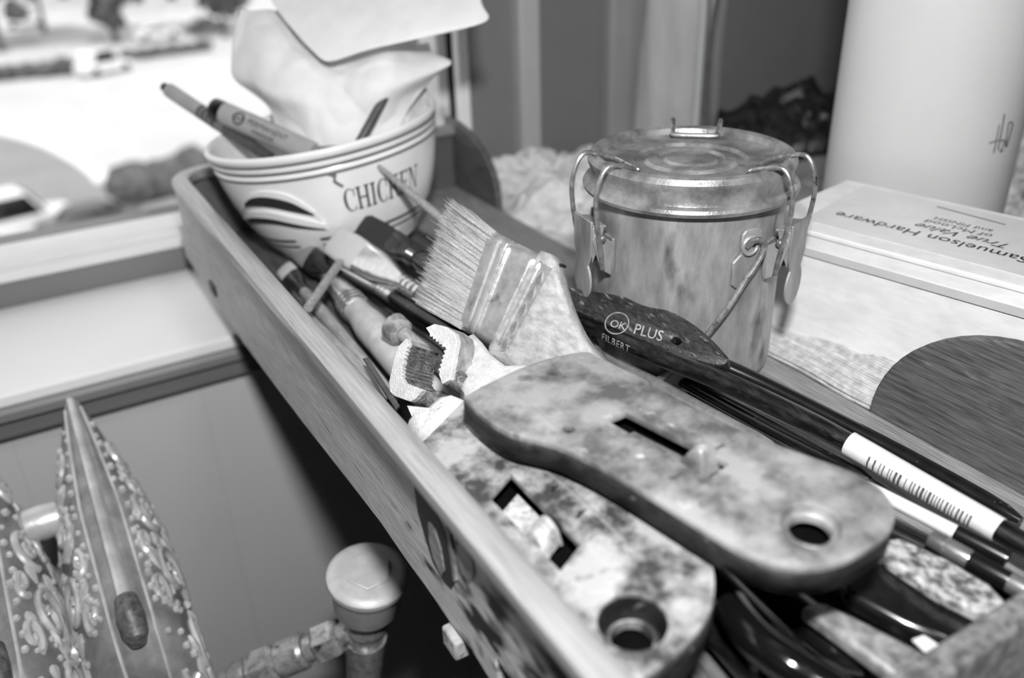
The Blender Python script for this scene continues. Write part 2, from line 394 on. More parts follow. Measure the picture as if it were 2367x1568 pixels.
def lens(pts, m, th):
    MB().prism([onwall(*p) for p in pts], (-th, 0, 0)).build('wood_knot', m, lw, smooth=False)
m_knot = mat('dark_knot', 22, 40, 60, rough=.5); m_knotl = mat('knot_heart', 95, 150, 50, rough=.45, stretch=(1, .4, 1))
lens([(958, 1112), (975, 1128), (1003, 1170), (1030, 1225), (1046, 1290), (1054, 1345), (1046, 1362), (1030, 1345), (1004, 1300), (985, 1240), (968, 1180)], m_knot, .0006)
lens([(996, 1205), (1010, 1222), (1024, 1268), (1032, 1318), (1026, 1330), (1008, 1290), (998, 1250)], m_knotl, .0012)
lens([(1036, 1215), (1046, 1232), (1056, 1290), (1060, 1340), (1055, 1345), (1048, 1290), (1040, 1240)], m_knotl, .0012)
lens([(1058, 1258), (1078, 1262), (1096, 1290), (1100, 1325), (1090, 1345), (1072, 1325), (1060, 1290)], m_knotl, .0008)
bw = MB().bb(TX0+.0095, TX1, TY1-.010, TY1, -.006, .05).build('back_wall', m_wooddark, tray, bevel=.0008)
nw = MB().bb(TX0+.0095, TX1, TY0, TY0+.010, 0, .036).build('front_wall', mat('rough_dark_end', 60, 120, 60, rough=.7, bump=.8, spot=(90, .6, 30)), tray, bevel=.0015)
# rail: rounded cap along the left wall, turning the far corner
rp = [(.1008, TY0-.002, .0525), (.1008, .2, .0525), (.1008, .3, .0525), (.1008, .4, .0525), (.1008, .5, .0525), (.1008, .6, .0525), (.1008, .68, .0525)]
for k in range(1, 9):
    a = math.pi/2*k/8; rp.append((.1008+.028*(1-math.cos(a)), .68+.028*math.sin(a), .0525))
rp += [(.2, .708, .0525), (TX1, .708, .0525)]
rl = MB(); k = len(rp); n = 14; P = [Vector(p) for p in rp]; vv = []
for i, p in enumerate(P):
    tt = (P[min(i+1, k-1)]-P[max(i-1, 0)]).normalized(); sd = tt.cross(Vector((0, 0, 1)))
    for j in range(n):
        a = 2*math.pi*j/n; cx, cz = math.cos(a), math.sin(a)
        cx = math.copysign(abs(cx)**.6, cx); cz = math.copysign(abs(cz)**.6, cz)
        vv.append(p+sd*(cx*.0063)+Vector((0, 0, cz*.0048)))
rl.add(vv, [(i*n+j, i*n+(j+1) % n, (i+1)*n+(j+1) % n, (i+1)*n+j) for i in range(k-1) for j in range(n)]+[tuple(range(n))[::-1], tuple((k-1)*n+j for j in range(n))])
rl.build('rail', m_rail, tray)
# rounded right-hand end panels
def endpanel(pts):
    return MB().prism([(TX1, y, z) for y, z in pts], (.006, 0, 0)).build('end_panel', m_wooddark, tray, bevel=.0012, angle=40)
arcn = [(.238-.078*(1-math.cos(a)), .068*math.sin(a)) for a in [math.pi/2*k/14 for k in range(15)]]
endpanel([(.238, -.006)]+arcn+[(TY0, .068), (TY0, -.006)])
arcf = [(.628+.095*(1-math.cos(a)), .062*math.sin(a)**.8) for a in [math.pi/2*k/14 for k in range(15)]]
endpanel([(.628, -.006)]+arcf+[(.724, -.006)])
MB().bb(TX1, TX1+.006, .238, .628, -.014, -.004).build('edge_strip', m_wooddark, tray, bevel=.001)
pk = at(1052, 1482, z=-.022)
MB().box(pk+Vector((.004, 0, 0)), (.014, .012, .010)).build('peg', m_baseedge, tray, bevel=.0012)
nk = at(487, 668, X=TX0)
MB().box((TX0+.002, nk.y, nk.z), (.003, .016, .009)).build('notch', m_knot, tray, bevel=.001)

# ================================================================== JAR
m_alu = mat('tarnished_aluminium', 122, 176, 16, rough=.4, metal=.4, bump=.12, bscale=200, rvar=.1, stretch=(1, 1, .35), spot=(22, .58, 92, (1, 1, .4)), spot2=(140, .74, 205))
m_wire = mat('dull_steel_wire', 120, 170, 80, rough=.3, metal=.7, spot=(140, .6, 60))
m_lid = mat('tarnished_lid', 100, 160, 18, rough=.36, metal=.45, bump=.2, bscale=300, rvar=.12, spot=(26, .62, 92), spot2=(150, .74, 215))
J = Vector((.304, .340, 0))
jar = thing('brush_washer_jar', J, 'round aluminium brush washing pot with clamped lid and wire handle', 'jar')
RJ = .0505
body = MB().lathe([(0, .0002), (RJ-.008, .0002), (RJ-.003, .0015), (RJ-.0008, .004), (RJ, .008), (RJ, .102), (RJ-.001, .1025), (RJ-.001, .108), (RJ-.003, .108), (RJ-.003, .098), (0, .098)], 72, J)
body.build('body', m_alu, jar)
RL = .0553
lid = MB().lathe([(RL-.006, .1035), (RL-.0015, .1020), (RL+.0008, .1030), (RL+.0014, .1048), (RL+.0006, .1064), (RL-.0020, .1074), (RL-.0026, .1090), (RL-.0024, .1140), (RL-.0014, .1160),
                  (RL-.0012, .1180), (RL-.0028, .1206), (RL-.0052, .1214), (RL-.0074, .1202), (RL-.0084, .1172), (RL-.0105, .1162), (.030, .1167), (.0285, .1150), (.0245, .1150), (.0228, .1166), (.018, .1170), (.0165, .1156), (.0145, .1156), (.0130, .1170), (0, .1174)], 96, J)
lid.build('lid', m_lid, jar)
# direction helper round the jar: angle 0 faces the camera, positive to the right of the picture
cj = math.atan2(CAM.y-J.y, CAM.x-J.x)
def jp(deg, r, z): a = cj+math.radians(deg); return J+Vector((math.cos(a)*r, math.sin(a)*r, z))
def clamp(deg):
    rad = (jp(deg, 1, 0)-J); tan = Vector((-rad.y, rad.x, 0))
    q = lambda r, s, z: J + rad*r + tan*s + Vector((0, 0, z))
    hw = .0135
    def arm(s): return [q(.040, s*hw*.9, .1195), q(.052, s*hw, .1232), q(.0575, s*hw, .1222), q(.0610, s*hw, .116), q(.0628, s*hw, .107), q(.0620, s*hw, .095), q(.0595, s*hw*.98, .080), q(.0580, s*hw*.94, .0690)]
    wpath, wpath2 = arm(-1), arm(1)
    mb = MB(); mb.tube(catmull(wpath, 4), .0013, 10); mb.tube(catmull(wpath2, 4), .0013, 10)
    mb.tube(catmull([wpath[0], q(.0385, -hw*.8, .1188), q(.0385, hw*.8, .1188), wpath2[0]], 4), .0013, 10)
    wr = mb.build('clamp_wire', m_wire, jar)
    # bracket riveted to the body and the over-centre lever with a round thumb tab
    br = MB().prism([q(RJ-.0005, s*hw*.8, z) for s, z in ((-1, 0.0840), (1, 0.0840), (1.0, 0.0680), (.75, 0.0620), (-.75, 0.0620), (-1.0, 0.0680))], rad*.0015)
    for s in (-1, 1):
        br.prism([q(RJ+.0005, s*hw*.72, 0.0820), q(RJ+.0105, s*hw*.72, 0.0890), q(RJ+.0125, s*hw*.72, 0.0850), q(RJ+.0075, s*hw*.72, 0.0680), q(RJ+.0015, s*hw*.72, 0.0640)], tan*(s*.0012))
    br.build('clamp_bracket', m_alu, jar, bevel=.0003)
    lv = MB()
    prof = [(-.0098, .0945), (.0098, .0945), (.0098, .077), (.0066, .0705)]
    tab = [(.0094*math.cos(a), .0605+.0115*math.sin(a)) for a in [math.radians(k) for k in range(50, -231, -20)]]
    pts = prof+tab+[(-.0066, .0705), (-.0098, .077)]
    lv.prism([q(RJ+.0115, s, z) for s, z in pts], rad*.0014)
    lv.prism([q(RJ+.004, s, 0.0915) for s in (-.0098, .0098)]+[q(RJ+.0127, s, 0.0928) for s in (.0098, -.0098)], (0, 0, -.0014))
    for s in (-1, 1): lv.prism([q(RJ+.0118, s*.0098, 0.0915), q(RJ+.0118, s*.0098, 0.0720), q(RJ+.0065, s*.0098, 0.0840), q(RJ+.005, s*.0098, 0.0915)], tan*(-s*.0012))
    lever = lv.build('clamp_lever', m_alu, jar, bevel=.0004)
    mbp = MB()
    for s in (-1, 1): mbp.ball(q(RJ+.008, s*.0118, 0.0855), .0024, 10, 6)
    mbp.build('rivet', m_wire, lever)
clamp(-56); clamp(62); clamp(178)
# riveted ear and the wire bail hanging across the front
ear_c = jp(37, RJ, 0.0845); rad = (jp(37, 1, 0)-J); tan = Vector((-rad.y, rad.x, 0))
eq = lambda s, z, h=0: J+rad*(RJ+.0002-s*s/(2*RJ)+h)+tan*s+Vector((0, 0, z))
ear = MB()
pl = [(-.0085, 0.0710), (-.0090, 0.0770), (-.0050, 0.0810), (-.0050, 0.0910), (-.003, 0.0935), (.004, 0.0938), (.0075, 0.0918), (.0082, 0.0770), (.005, 0.0730), (-.0055, 0.0625), (-.0085, 0.0650)]
ear.prism([eq(s, z) for s, z in pl], rad*.0018); er = ear.build('handle_ear', m_alu, jar, bevel=.0006)
MB().tube([eq(.0045*math.cos(a)-.0005, 0.0855+.0045*math.sin(a), .0026) for a in [math.pi*2*k/14 for k in range(14)]], .0011, 8, closed=True).build('eye_ring', m_alu, er)
bp = [eq(-.0028, 0.0852, .002), eq(.0005, 0.0885, .0042), eq(.0045, 0.0878, .0055), eq(.0056, 0.0835, .0058), eq(.002, 0.0765, .0056), jp(33, RJ+.0052, .068), jp(24, RJ+.0055, .054), jp(14, RJ+.0055, .040), jp(5, RJ+.0055, .0275), jp(-8, RJ+.0055, .014), jp(-22, RJ+.0055, .009), jp(-40, RJ+.0055, .012), jp(-62, RJ+.005, .026), jp(-84, RJ+.004, .05), jp(-100, RJ+.002, 0.0845)]
MB().tube(catmull(bp, 5), .0016, 10).build('bail_handle', m_wire, jar)

# ================================================================== BOX, TOWEL, JUG
m_card = mat('white_cardboard', 206, 222, 14, rough=.6, bump=.12, stretch=(1, 1, 3))
BT = .066
a = at(1880, 538, z=BT); b2 = at(2367, 668, z=BT); dv = (b2-a); dv.z = 0; dv.normalize(); nv = Vector((-dv.y, dv.x, 0))
if nv.x < 0: nv = -nv
A0 = Vector((a.x, a.y, 0)) - dv*.034; BL, BD, BZ0 = .32, .099, -.004
box = thing('cardboard_box', A0+dv*BL/2+nv*BD/2+Vector((0, 0, BZ0)), 'white cardboard box with an upside-down printed hardware shop sticker', 'box')
bq = lambda s, d, z: A0+dv*s+nv*d+Vector((0, 0, z))
mbx = MB().prism([bq(0, 0, BZ0), bq(BL, 0, BZ0), bq(BL, BD, BZ0), bq(0, BD, BZ0)], (0, 0, BT-BZ0-.002)); mbx.build('carton', m_card, box, bevel=.002)
MB().prism([bq(-.0008, -.0014, BT-.0025), bq(BL, -.0014, BT-.0025), bq(BL, BD+.001, BT-.0025), bq(-.0008, BD+.001, BT-.0025)], (0, 0, .0036)).build('lid_flap', m_card, box, bevel=.0012)
MB().prism([bq(-.0006, -.0010, BT-.013), bq(BL, -.0010, BT-.013), bq(BL, -.0010, BT-.002), bq(-.0006, -.0010, BT-.002)], nv*.0012).build('front_flap', m_card, box, bevel=.0004)
MB().prism([bq(-.0007, -.0016, BT-.014), bq(BL, -.0016, BT-.014), bq(BL, -.0016, BT-.0095), bq(-.0007, -.0016, BT-.0095)], nv*.001).build('tape_edge', mat('grey_tape', 178, 186, 20, rough=.35), box)
stk = MB().prism([bq(.020, .012, BT+.0012), bq(BL-.01, .012, BT+.0012), bq(BL-.01, BD-.006, BT+.0012), bq(.014, BD-.006, BT+.0012)], (0, 0, .0003)).build('sticker', mat('sticker_paper', 200, 208, 30, rough=.35), box)
m_ink = mat('black_ink', 18, rough=.5); m_ink2 = mat('grey_ink', 70, rough=.5)
def lay(st, size, s_right, d, m=m_ink, shear=0, sp=1):
    """print on the lid, upside down as seen from the camera: text runs from the near end toward the far end"""
    v, f = text_mesh(st, size, shear, sp)
    mb = MB().add([bq(s_right-p.x, d+p.y*-1, BT+.0017) for p in v], f); mb.build('lettering', m, stk, smooth=False)
lay('Samuelson Hardware', .0125, .1365, .0375)
lay('True Value', .0115, .123, .0500, m_ink, .35)
lay('of McLood', .0085, .109, .0590, m_ink2)
lay('and FINISH', .0070, .106, .0665, m_ink2)
MB().prism([bq(.066, .084, BT+.0015), bq(.107, .079, BT+.0015), bq(.107, .0800, BT+.0015), bq(.066, .085, BT+.0015)], (0, 0, .0002)).build('printed_rule', m_ink2, stk, smooth=False)
# towel: folded under the box, ribbed, its edge showing along the tray
m_tow = mat('ribbed_towel', 165, 205, 60, rough=.95, bump=.6, bscale=500)
nt = m_tow.node_tree; N = nt.nodes; L = nt.links
wv = N.new('ShaderNodeTexWave'); wv.wave_type = 'BANDS'; wv.bands_direction = 'Z'; wv.inputs['Scale'].default_value = 160; wv.inputs['Distortion'].default_value = .8
tc = N.new('ShaderNodeTexCoord'); L.new(tc.outputs['Object'], wv.inputs[0])
bpn = N.new('ShaderNodeBump'); bpn.inputs['Strength'].default_value = .9; bpn.inputs['Distance'].default_value = .0012; L.new(wv.outputs[0], bpn.inputs['Height'])
L.new(bpn.outputs[0], N['Principled BSDF'].inputs['Normal'])
tw = MB()
def towel(u, v):
    y = .40-.42*u; xo = .3560+.004*mn.noise(Vector((0, y*22, 3)))
    if v < .25: x, z = xo, TZ+.0005+(v/.25)*.0075
    elif v < .6: q = (v-.25)/.35; x, z = xo+.040*q, TZ+.008+.010*math.sin(q*1.45)
    else: q = (v-.6)/.4; x, z = xo+.040+.09*q, TZ+.0185-.0095*min(1, q*8)
    z += .0011*math.sin(v*95)*(1 if v < .6 else 0)
    return (x, y, z+.0006*mn.noise(Vector((x*60, y*60, 0))))
tw.grid(towel, 90, 110); tag(tw.build('towel', m_tow, solid=.0015), 'pale ribbed towel folded under the white box beside the tray', 'towel')

m_jug = mat('translucent_plastic', 192, 200, 5, rough=.42, bump=.04, bscale=30); m_jug.node_tree.nodes['Principled BSDF'].inputs['Subsurface Weight'].default_value = .15
JC = Vector((.5595, .3845, TZ))
jug = thing('water_jug', JC, 'tall white plastic jug with H2O handwritten on its side', 'jug')
RG = .0616
def sup(r, a):                                   # softly squared section
    c, s = math.cos(a-cg), math.sin(a-cg); e = .82
    return r*math.copysign(abs(c)**e, c), r*math.copysign(abs(s)**e, s)
cg = math.atan2(CAM.y-JC.y, CAM.x-JC.x)
def jugp(a, z, r):
    x, y = sup(r, a); return JC+Vector((x*math.cos(cg)-y*math.sin(cg), x*math.sin(cg)+y*math.cos(cg), z))
prof = [(.001, .0005), (RG-.01, .0005), (RG-.003, .002), (RG, .007), (RG, .10), (RG, .20), (RG+.0003, .262), (RG-.002, .266), (RG-.002, .270), (RG, .274), (RG-.001, .30), (RG-.008, .322), (.035, .345), (.022, .352), (.020, .372), (.001, .372)]
mb = MB(); n = 64
mb.add([jugp(2*math.pi*j/n, z, r) for r, z in prof for j in range(n)], [(i*n+j, i*n+(j+1) % n, (i+1)*n+(j+1) % n, (i+1)*n+j) for i in range(len(prof)-1) for j in range(n)])
jb = mb.build('jug_body', m_jug, jug)
MB().lathe([(0, .388), (.022, .388), (.0235, .386), (.0235, .366), (.0225, .365)], 40, JC).build('screw_cap', m_white, jug)
m_pen = mat('marker_ink', 40, rough=.6)
def pj(x, y):                                    # a pixel onto the jug wall
    d = ray(x, y); best = None
    for k in range(400):
        p = CAM+d*(.44+k*.0007); q = p-JC
        aa = math.atan2(q.y, q.x); xx, yy = sup(RG, aa)
        # radius of the squared section along this direction
        c, s = math.cos(aa-cg), math.sin(aa-cg); rr = RG*(abs(c)**(2/.82)+abs(s)**(2/.82))**(-.41)
        if math.hypot(q.x, q.y) <= rr+.0004: return p
        if best is None or math.hypot(q.x, q.y) < best[0]: best = (math.hypot(q.x, q.y), p)
    return best[1]
for st in ([(2310, 288), (2304, 320), (2297, 354)], [(2322, 264), (2315, 305), (2307, 347)], [(2287, 331), (2300, 327), (2314, 322)],
           [(2315, 328), (2320, 323), (2322, 330), (2316, 342), (2312, 352), (2320, 346)], [(2340, 283), (2332, 285), (2328, 310), (2325, 335), (2326, 340), (2331, 325), (2338, 300), (2341, 285)]):
    MB().tube(catmull([pj(*p) for p in st], 4), .00035, 6).build('handwriting', m_pen, jb)

# clear plastic sleeve standing against the wall behind the jar
m_slv = mat('cloudy_plastic', 205, 228, 14, rough=.16, spec=.7, alpha=.62, stretch=(1, 1, .25)); m_slv.blend_method = 'BLEND' if hasattr(m_slv, 'blend_method') else None
SC = at(1563, 300, Y=.745); SC.z = TZ
slv = thing('plastic_sleeve', SC, 'tall clear plastic sleeve standing by the wall behind the jar', 'plastic bag')
def slp(u, v):
    a = 2*math.pi*u; z = .42*v
    r = .046-.004*v+.0022*math.sin(5*a+9*z)+.002*math.sin(3*a-14*z)
    x = math.cos(a)*r*1.08; y = math.sin(a)*r*.62
    return SC+Vector((x*.87+y*.5+.010*v, -x*.35+y*.87, z+.0005))
MB().grid(slp, 64, 30).build('film', m_slv, slv, weld=True)
MB().tube([SC+Vector((-.004, -.036, .002)), SC+Vector((-.003, -.036, .2)), SC+Vector((0, -.034, .42))], .0035, 10).build('fold_ridge', m_jug, slv)
MB().tube(catmull([SC+Vector((.008, -.034, .002)), SC+Vector((.006, -.034, .12)), SC+Vector((.018, -.034, .20)), SC+Vector((.036, -.034, .34)), SC+Vector((.040, -.032, .42))], 6), .0075, 10, flat=(1, .4)).build('dark_strip', mat('grey_strip', 84, 100, 30, rough=.3), slv)
# heaps of crumpled stuff at the back
def heap(name, c, rx, ry, h, m, label, cat, seed, n=46, freq=16):
    mb = MB(); sv = Vector((seed, seed*2, 0))
    def f(u, v):
        x, y = (u-.5)*2, (v-.5)*2; d = max(0, 1-(x*x+y*y)**1.2)
        w = Vector((x*rx*freq, y*ry*freq, 0))+sv
        k = abs(mn.noise(w))*1.0+abs(mn.noise(w*2.1))*.55+.22*abs(mn.noise(w*5))
        return (c[0]+x*rx+.01*mn.noise(w*2), c[1]+y*ry+.01*mn.noise(w*2+sv), c[2]+h*(d**.45)*(.25+k)+.001)
    mb.grid(f, n, n); return tag(mb.build(name, m, solid=.0006, angle=25), label, cat)
m_blk = mat('black_plastic', 22, 60, 25, rough=.25, bump=.3); m_crk = mat('crumpled_grey_paper', 120, 200, 30, rough=.6, bump=.3, spot=(24, .6, 60))
m_news = mat('creased_newsprint', 190, 222, 22, rough=.75, bump=.5, spot=(40, .60, 120))
p = at(1830, 285, Y=.70); heap('crumpled_bag', (p.x+.03, .70, TZ), .13, .09, .052, m_blk, 'crumpled black plastic bag at the foot of the wall behind the jar', 'plastic bag', 3)
heap('crumpled_wrapper', (.755, .44, TZ), .11, .13, .11, m_crk, 'crumpled light and dark wrapper behind the right side of the jug', 'wrapper', 8, freq=12)
p = at(1235, 420, z=TZ); heap('crumpled_paper', (.455, .655, TZ), .10, .12, .034, m_news, 'creased newsprint lying on the table beyond the tray edge', 'newspaper', 5, n=60, freq=18)

# ================================================================== BOWL
m_bowl = mat('cream_glaze', 222, 230, 10, rough=.22, spec=.5)
m_dark = mat('dark_print', 45, rough=.3); m_midp = mat('grey_print', 110, rough=.3)
KB = .955                                       # bowl distance scale
RIM = CAM+ray(742, 286)*.637
ax = (Vector((0, 0, 1))*math.cos(math.radians(7.5))-R0*math.sin(math.radians(7.5))).normalized()
BH = .087; BB = RIM-ax*BH
e1 = (CAM-RIM); e1 = (e1-ax*e1.dot(ax)).normalized(); e2 = ax.cross(e1)    # e1 to the camera, e2 to the right
if e2.dot(R0) < 0: e2 = -e2
BP = [(h*.087/.075, r*KB) for h, r in [(0, .056), (.003, .0575), (.010, .0645), (.020, .0715), (.030, .0770), (.040, .0810), (.050, .0838), (.058, .0857), (.0610, .0866), (.0635, .0868), (.0648, .0858), (.0655, .0872), (.0685, .0885), (.0700, .0876), (.0715, .0890), (.0735, .0900), (.0750, .0896)]]
def br_(h):
    for (h0, r0), (h1, r1) in zip(BP, BP[1:]):
        if h <= h1: return r0+(r1-r0)*(h-h0)/(h1-h0)
    return BP[-1][1]
def bs(deg, h, off=0):
    h = h*.087/.075
    a = math.radians(deg); return BB+ax*h+(e1*math.cos(a)+e2*math.sin(a))*(br_(h)+off)
bowl = thing('soup_bowl', BB, 'cream ceramic soup bowl printed CHICKEN at the far end of the tray', 'bowl')
prof = [(.001, .0015), (.043, .0015), (.047, 0)]+[(r, h) for h, r in BP]+[(.0840, .0878), (.0822, .0872), (.0810, .085), (.0785, .064), (.072, .042), (.062, .022), (.045, .009), (.001, .006)]
bo = MB().lathe(prof, 96, BB, ax).build('bowl_body', m_bowl, bowl, angle=60)
def patch(pts_top, pts_bot, m, off, name, sub=6):
    A, B = catmull([(x, y, 0) for x, y in pts_top], sub), catmull([(x, y, 0) for x, y in pts_bot], sub); n = len(A); mb = MB()
    v = [bs(p.x, p.y, off) for p in A]+[bs(p.x, p.y, off) for p in B]+[bs(p.x, p.y, -.0004) for p in A]+[bs(p.x, p.y, -.0004) for p in B]
    f = []
    for i in range(n-1): f += [(i, i+1, n+i+1, n+i), (i, 2*n+i, 2*n+i+1, i+1), (n+i, n+i+1, 3*n+i+1, 3*n+i)]
    mb.add(v, f); mb.build(name, m, bo)
m_hl = mat('raised_glaze', 225, 230, 10, rough=.2)
# wing motif: raised pale sweeps with dark ones between
patch([(-57, 0.045), (-47, 0.053), (-35, 0.0555), (-23, 0.051), (-14, 0.039)], [(-61, 0.041), (-47, 0.0485), (-35, 0.0495), (-23, 0.044), (-12, 0.032)], m_hl, .0016, 'wing_feather')
patch([(-53, 0.047), (-45, 0.0515), (-35, 0.052), (-24, 0.0475), (-15, 0.038)], [(-53, 0.0455), (-45, 0.0465), (-35, 0.0455), (-24, 0.0415), (-15, 0.0372)], m_dark, .0024, 'wing_feather')
patch([(-63, 0.036), (-53, 0.041), (-39, 0.042), (-25, 0.037), (-11, 0.0295)], [(-65, 0.034), (-53, 0.0375), (-39, 0.0375), (-25, 0.0325), (-11, 0.0265)], m_hl, .0026, 'wing_feather')
patch([(-62, 0.0335), (-53, 0.0368), (-39, 0.0368), (-25, 0.0318), (-13, 0.0268)], [(-62, 0.031), (-53, 0.0335), (-39, 0.0335), (-25, 0.0295), (-13, 0.0262)], m_dark, .0018, 'wing_feather')
for d0, d1 in ((-78, -34), (-18, 6), (10, 62), (64, 85)):
    for h0, h1 in ((.0180, .0200), (.0135, .0150)):
        kk = [d0+(d1-d0)*i/6 for i in range(7)]
        patch([(k, h1) for k in kk], [(k, h0) for k in kk], m_dark, .0003, 'printed_band', 3)
for h0 in (.0605, .0648, .0695):
    kk = [-85+170*i/10 for i in range(11)]
    patch([(k, h0+.0013) for k in kk], [(k, h0-.0005) for k in kk], m_midp, .0003, 'rim_line', 3)
patch([(-2, .0615), (1, .060), (0, .056), (3, .052)], [(-4, .0605), (-1, .058), (-1.5, .055), (2, .0505)], m_midp, .0004, 'glaze_chip', 4)
# CHICKEN, serif capitals made of strokes in a unit box
def q4(x0, y0, x1, y1): return [(x0, y0), (x1, y0), (x1, y1), (x0, y1)]
def serif(x, y, w=.30, h=.07): return q4(x-w/2, y-h/2, x+w/2, y+h/2)
def arcs(cx, cy, rx, ry, a0, a1, t0, t1, n=16):
    out = []
    for k in range(n):
        p = []
        for q in (k, k+1):
            a = math.radians(a0+(a1-a0)*q/n); tk = t0+(t1-t0)*math.sin(math.pi*q/n)
            p.append(((cx+rx*math.cos(a), cy+ry*math.sin(a)), (cx+(rx-tk)*math.cos(a), cy+(ry-tk*.45)*math.sin(a))))
        out.append([p[0][0], p[1][0], p[1][1], p[0][1]])
    return out
GL = {'C': (arcs(.42, .5, .40, .52, 48, 312, .05, .17)+[q4(.66, .64, .72, .98), q4(.66, .02, .70, .22)], .80),
      'H': ([q4(.10, 0, .25, 1), q4(.62, 0, .77, 1), q4(.25, .48, .62, .55)]+[serif(x, y) for x in (.175, .695) for y in (.03, .97)], .90),
      'I': ([q4(.12, 0, .27, 1)]+[serif(.195, y) for y in (.03, .97)], .42),
      'K': ([q4(.10, 0, .25, 1), [(.25, .42), (.62, .98), (.70, .98), (.33, .42)], [(.33, .52), (.45, .62), (.82, .02), (.66, .02)]]+[serif(x, y) for x, y in ((.175, .03), (.175, .97), (.66, .97), (.76, .03))], .90),
      'E': ([q4(.10, 0, .25, 1), q4(.25, .93, .64, 1), q4(.25, 0, .66, .07), q4(.25, .48, .52, .55), q4(.60, .78, .65, 1), q4(.63, 0, .69, .24), q4(.49, .38, .54, .65)]+[serif(.14, y, .24) for y in (.03, .97)], .76),
      'N': ([q4(.12, 0, .19, 1), q4(.68, 0, .75, 1), [(.10, 1), (.26, 1), (.75, 0), (.66, 0)]]+[serif(x, y) for x, y in ((.155, .03), (.10, .97), (.715, .97))], .88)}
cur = 0.0; size = .0145; h0 = .0345; hd = 1.0; degm = math.degrees(1/.0805)
for ch in 'CHICKEN':
    polys, adv = GL[ch]; mb = MB()
    for pg in polys: mb.add([bs(hd+(cur+x*size*.80)*degm, h0+y*size, .0005) for x, y in pg], [(0, 1, 2, 3)])
    mb.build('letter', m_dark, bo, smooth=False); cur += adv*size*.80*1.0

# things standing in the bowl
m_paper = mat('white_paper', 216, 226, 12, rough=.8, bump=.25, bscale=60)
def sheet(name, rows, label, cat, crease, seed, m=m_paper, nu=44, nv=44, fq=14):
    R = [[CAM+ray(x, y)*d*KB for x, y, d in row] for row in rows]
    nr, nc = len(R), len(R[0])
    rowc = [catmull(r, nv//(nc-1)) for r in R]; nvv = len(rowc[0])
    cols = [catmull([rowc[i][j] for i in range(nr)], nu//(nr-1)) for j in range(nvv)]; nuu = len(cols[0])
    mb = MB(); v = []
    for j in range(nvv):
        for i in range(nuu):
            p = cols[j][i]; w_ = p*fq+Vector((seed, 0, seed))
            k = abs(mn.noise(w_*.45))*1.5+abs(mn.noise(w_))*.6+abs(mn.noise(w_*2.6))*.22-.4
            v.append(p+FWD*(-crease*k)+Vector((mn.noise(w_*1.5), 0, mn.noise(w_*1.5+Vector((3, 1, 0)))))*crease*.35)
    mb.add(v, [(j*nuu+i, (j+1)*nuu+i, (j+1)*nuu+i+1, j*nuu+i+1) for j in range(nvv-1) for i in range(nuu-1)])
    return tag(mb.build(name, m, solid=.0004, angle=28), label, cat)
sheet('crumpled_tissue', [[(556, 30, .72), (660, 35, .70), (800, 60, .70), (930, 95, .69), (985, 98, .70)],
                          [(540, 125, .70), (640, 120, .66), (760, 150, .655), (900, 130, .65), (1010, 130, .68)],
                          [(548, 188, .69), (650, 205, .655), (770, 225, .65), (890, 195, .645), (1040, 156, .67)],
                          [(615, 240, .69), (690, 268, .66), (780, 285, .655), (880, 255, .655), (980, 212, .68)],
                          [(655, 325, .675), (715, 345, .665), (790, 345, .662), (850, 335, .665), (905, 318, .675)]],
      'crumpled white tissue stuffed into the bowl, under the flat sheet', 'tissue', .014, 4.0, nu=72, nv=72, fq=19)
sheet('paper_sheet', [[(585, -110, .72), (760, -110, .71), (930, -110, .69), (1105, -110, .66)],
                      [(625, -5, .68), (780, 0, .665), (950, 0, .65), (1112, 0, .635)],
                      [(690, 82, .65), (800, 85, .64), (955, 66, .632), (1126, 46, .625)],
                      [(742, 136, .638), (772, 142, .635), (868, 112, .632), (1040, 74, .628)]],
      'flat white paper sheet topmost in the bowl, corner pointing right', 'paper', .0025, 9.0, fq=7)
sheet('plastic_wrap', [[(880, 235, .70), (930, 215, .69), (985, 205, .70)], [(880, 290, .69), (930, 268, .675), (992, 245, .69)], [(885, 330, .68), (940, 318, .675), (985, 290, .685)]],
      'small crumpled wrap at the right inside the bowl, beside the pencil', 'wrapper', .012, 2.0, m=mat('cloudy_wrap', 178, 200, 20, rough=.25), nu=20, nv=20, fq=30)
def cyl(path, rad, n=20): return MB().tube(path, rad, n)
m_mk = mat('grey_barrel', 150, 160, 20, rough=.4); m_cap = mat('black_cap', 18, rough=.25); m_band = mat('dark_band', 62, 80, 30, rough=.4)
def pen(p0, p1, name, label, r, parts, cat='pen'):
    """parts: (name, t0, t1, r0, r1, material) along p0->p1"""
    d = p1-p0; root = thing(name, p1, label, cat); first = None
    for nm, t0, t1, r0, r1, m in parts:
        e = min(.12*(t1-t0), .02)
        o = MB().tube([p0+d*t0, p0+d*(t0+.001), p0+d*(t0+e), p0+d*(t1-e), p0+d*(t1-.001), p0+d*t1], [r0*.8, r0*.97, r0, r1, r1*.97, r1*.8], 20).build(nm, m, root)
    return root
c0, c1 = CAM+ray(378, 200)*.668, CAM+ray(625, 365)*.640
r = .0056
pen(c0, c1, 'felt_pen', 'slim grey felt pen with dark rings leaning out over the bowl rim', r,
    [('tip', 0, .055, .0035, .0038, m_cap), ('barrel', .05, .36, r, r, m_mk), ('ring', .36, .385, r*1.02, r*1.02, m_band), ('ring', .40, .43, r*1.02, r*1.02, m_band), ('ring', .45, .47, r*1.02, r*1.02, m_band),
     ('ring', .49, .53, r*1.02, r*1.02, m_band), ('grip', .355, .60, r, r, m_midp), ('shaft', .60, 1, r*.95, r*.8, m_band)])
c0, c1 = CAM+ray(492, 250)*.650, CAM+ray(740, 362)*.628
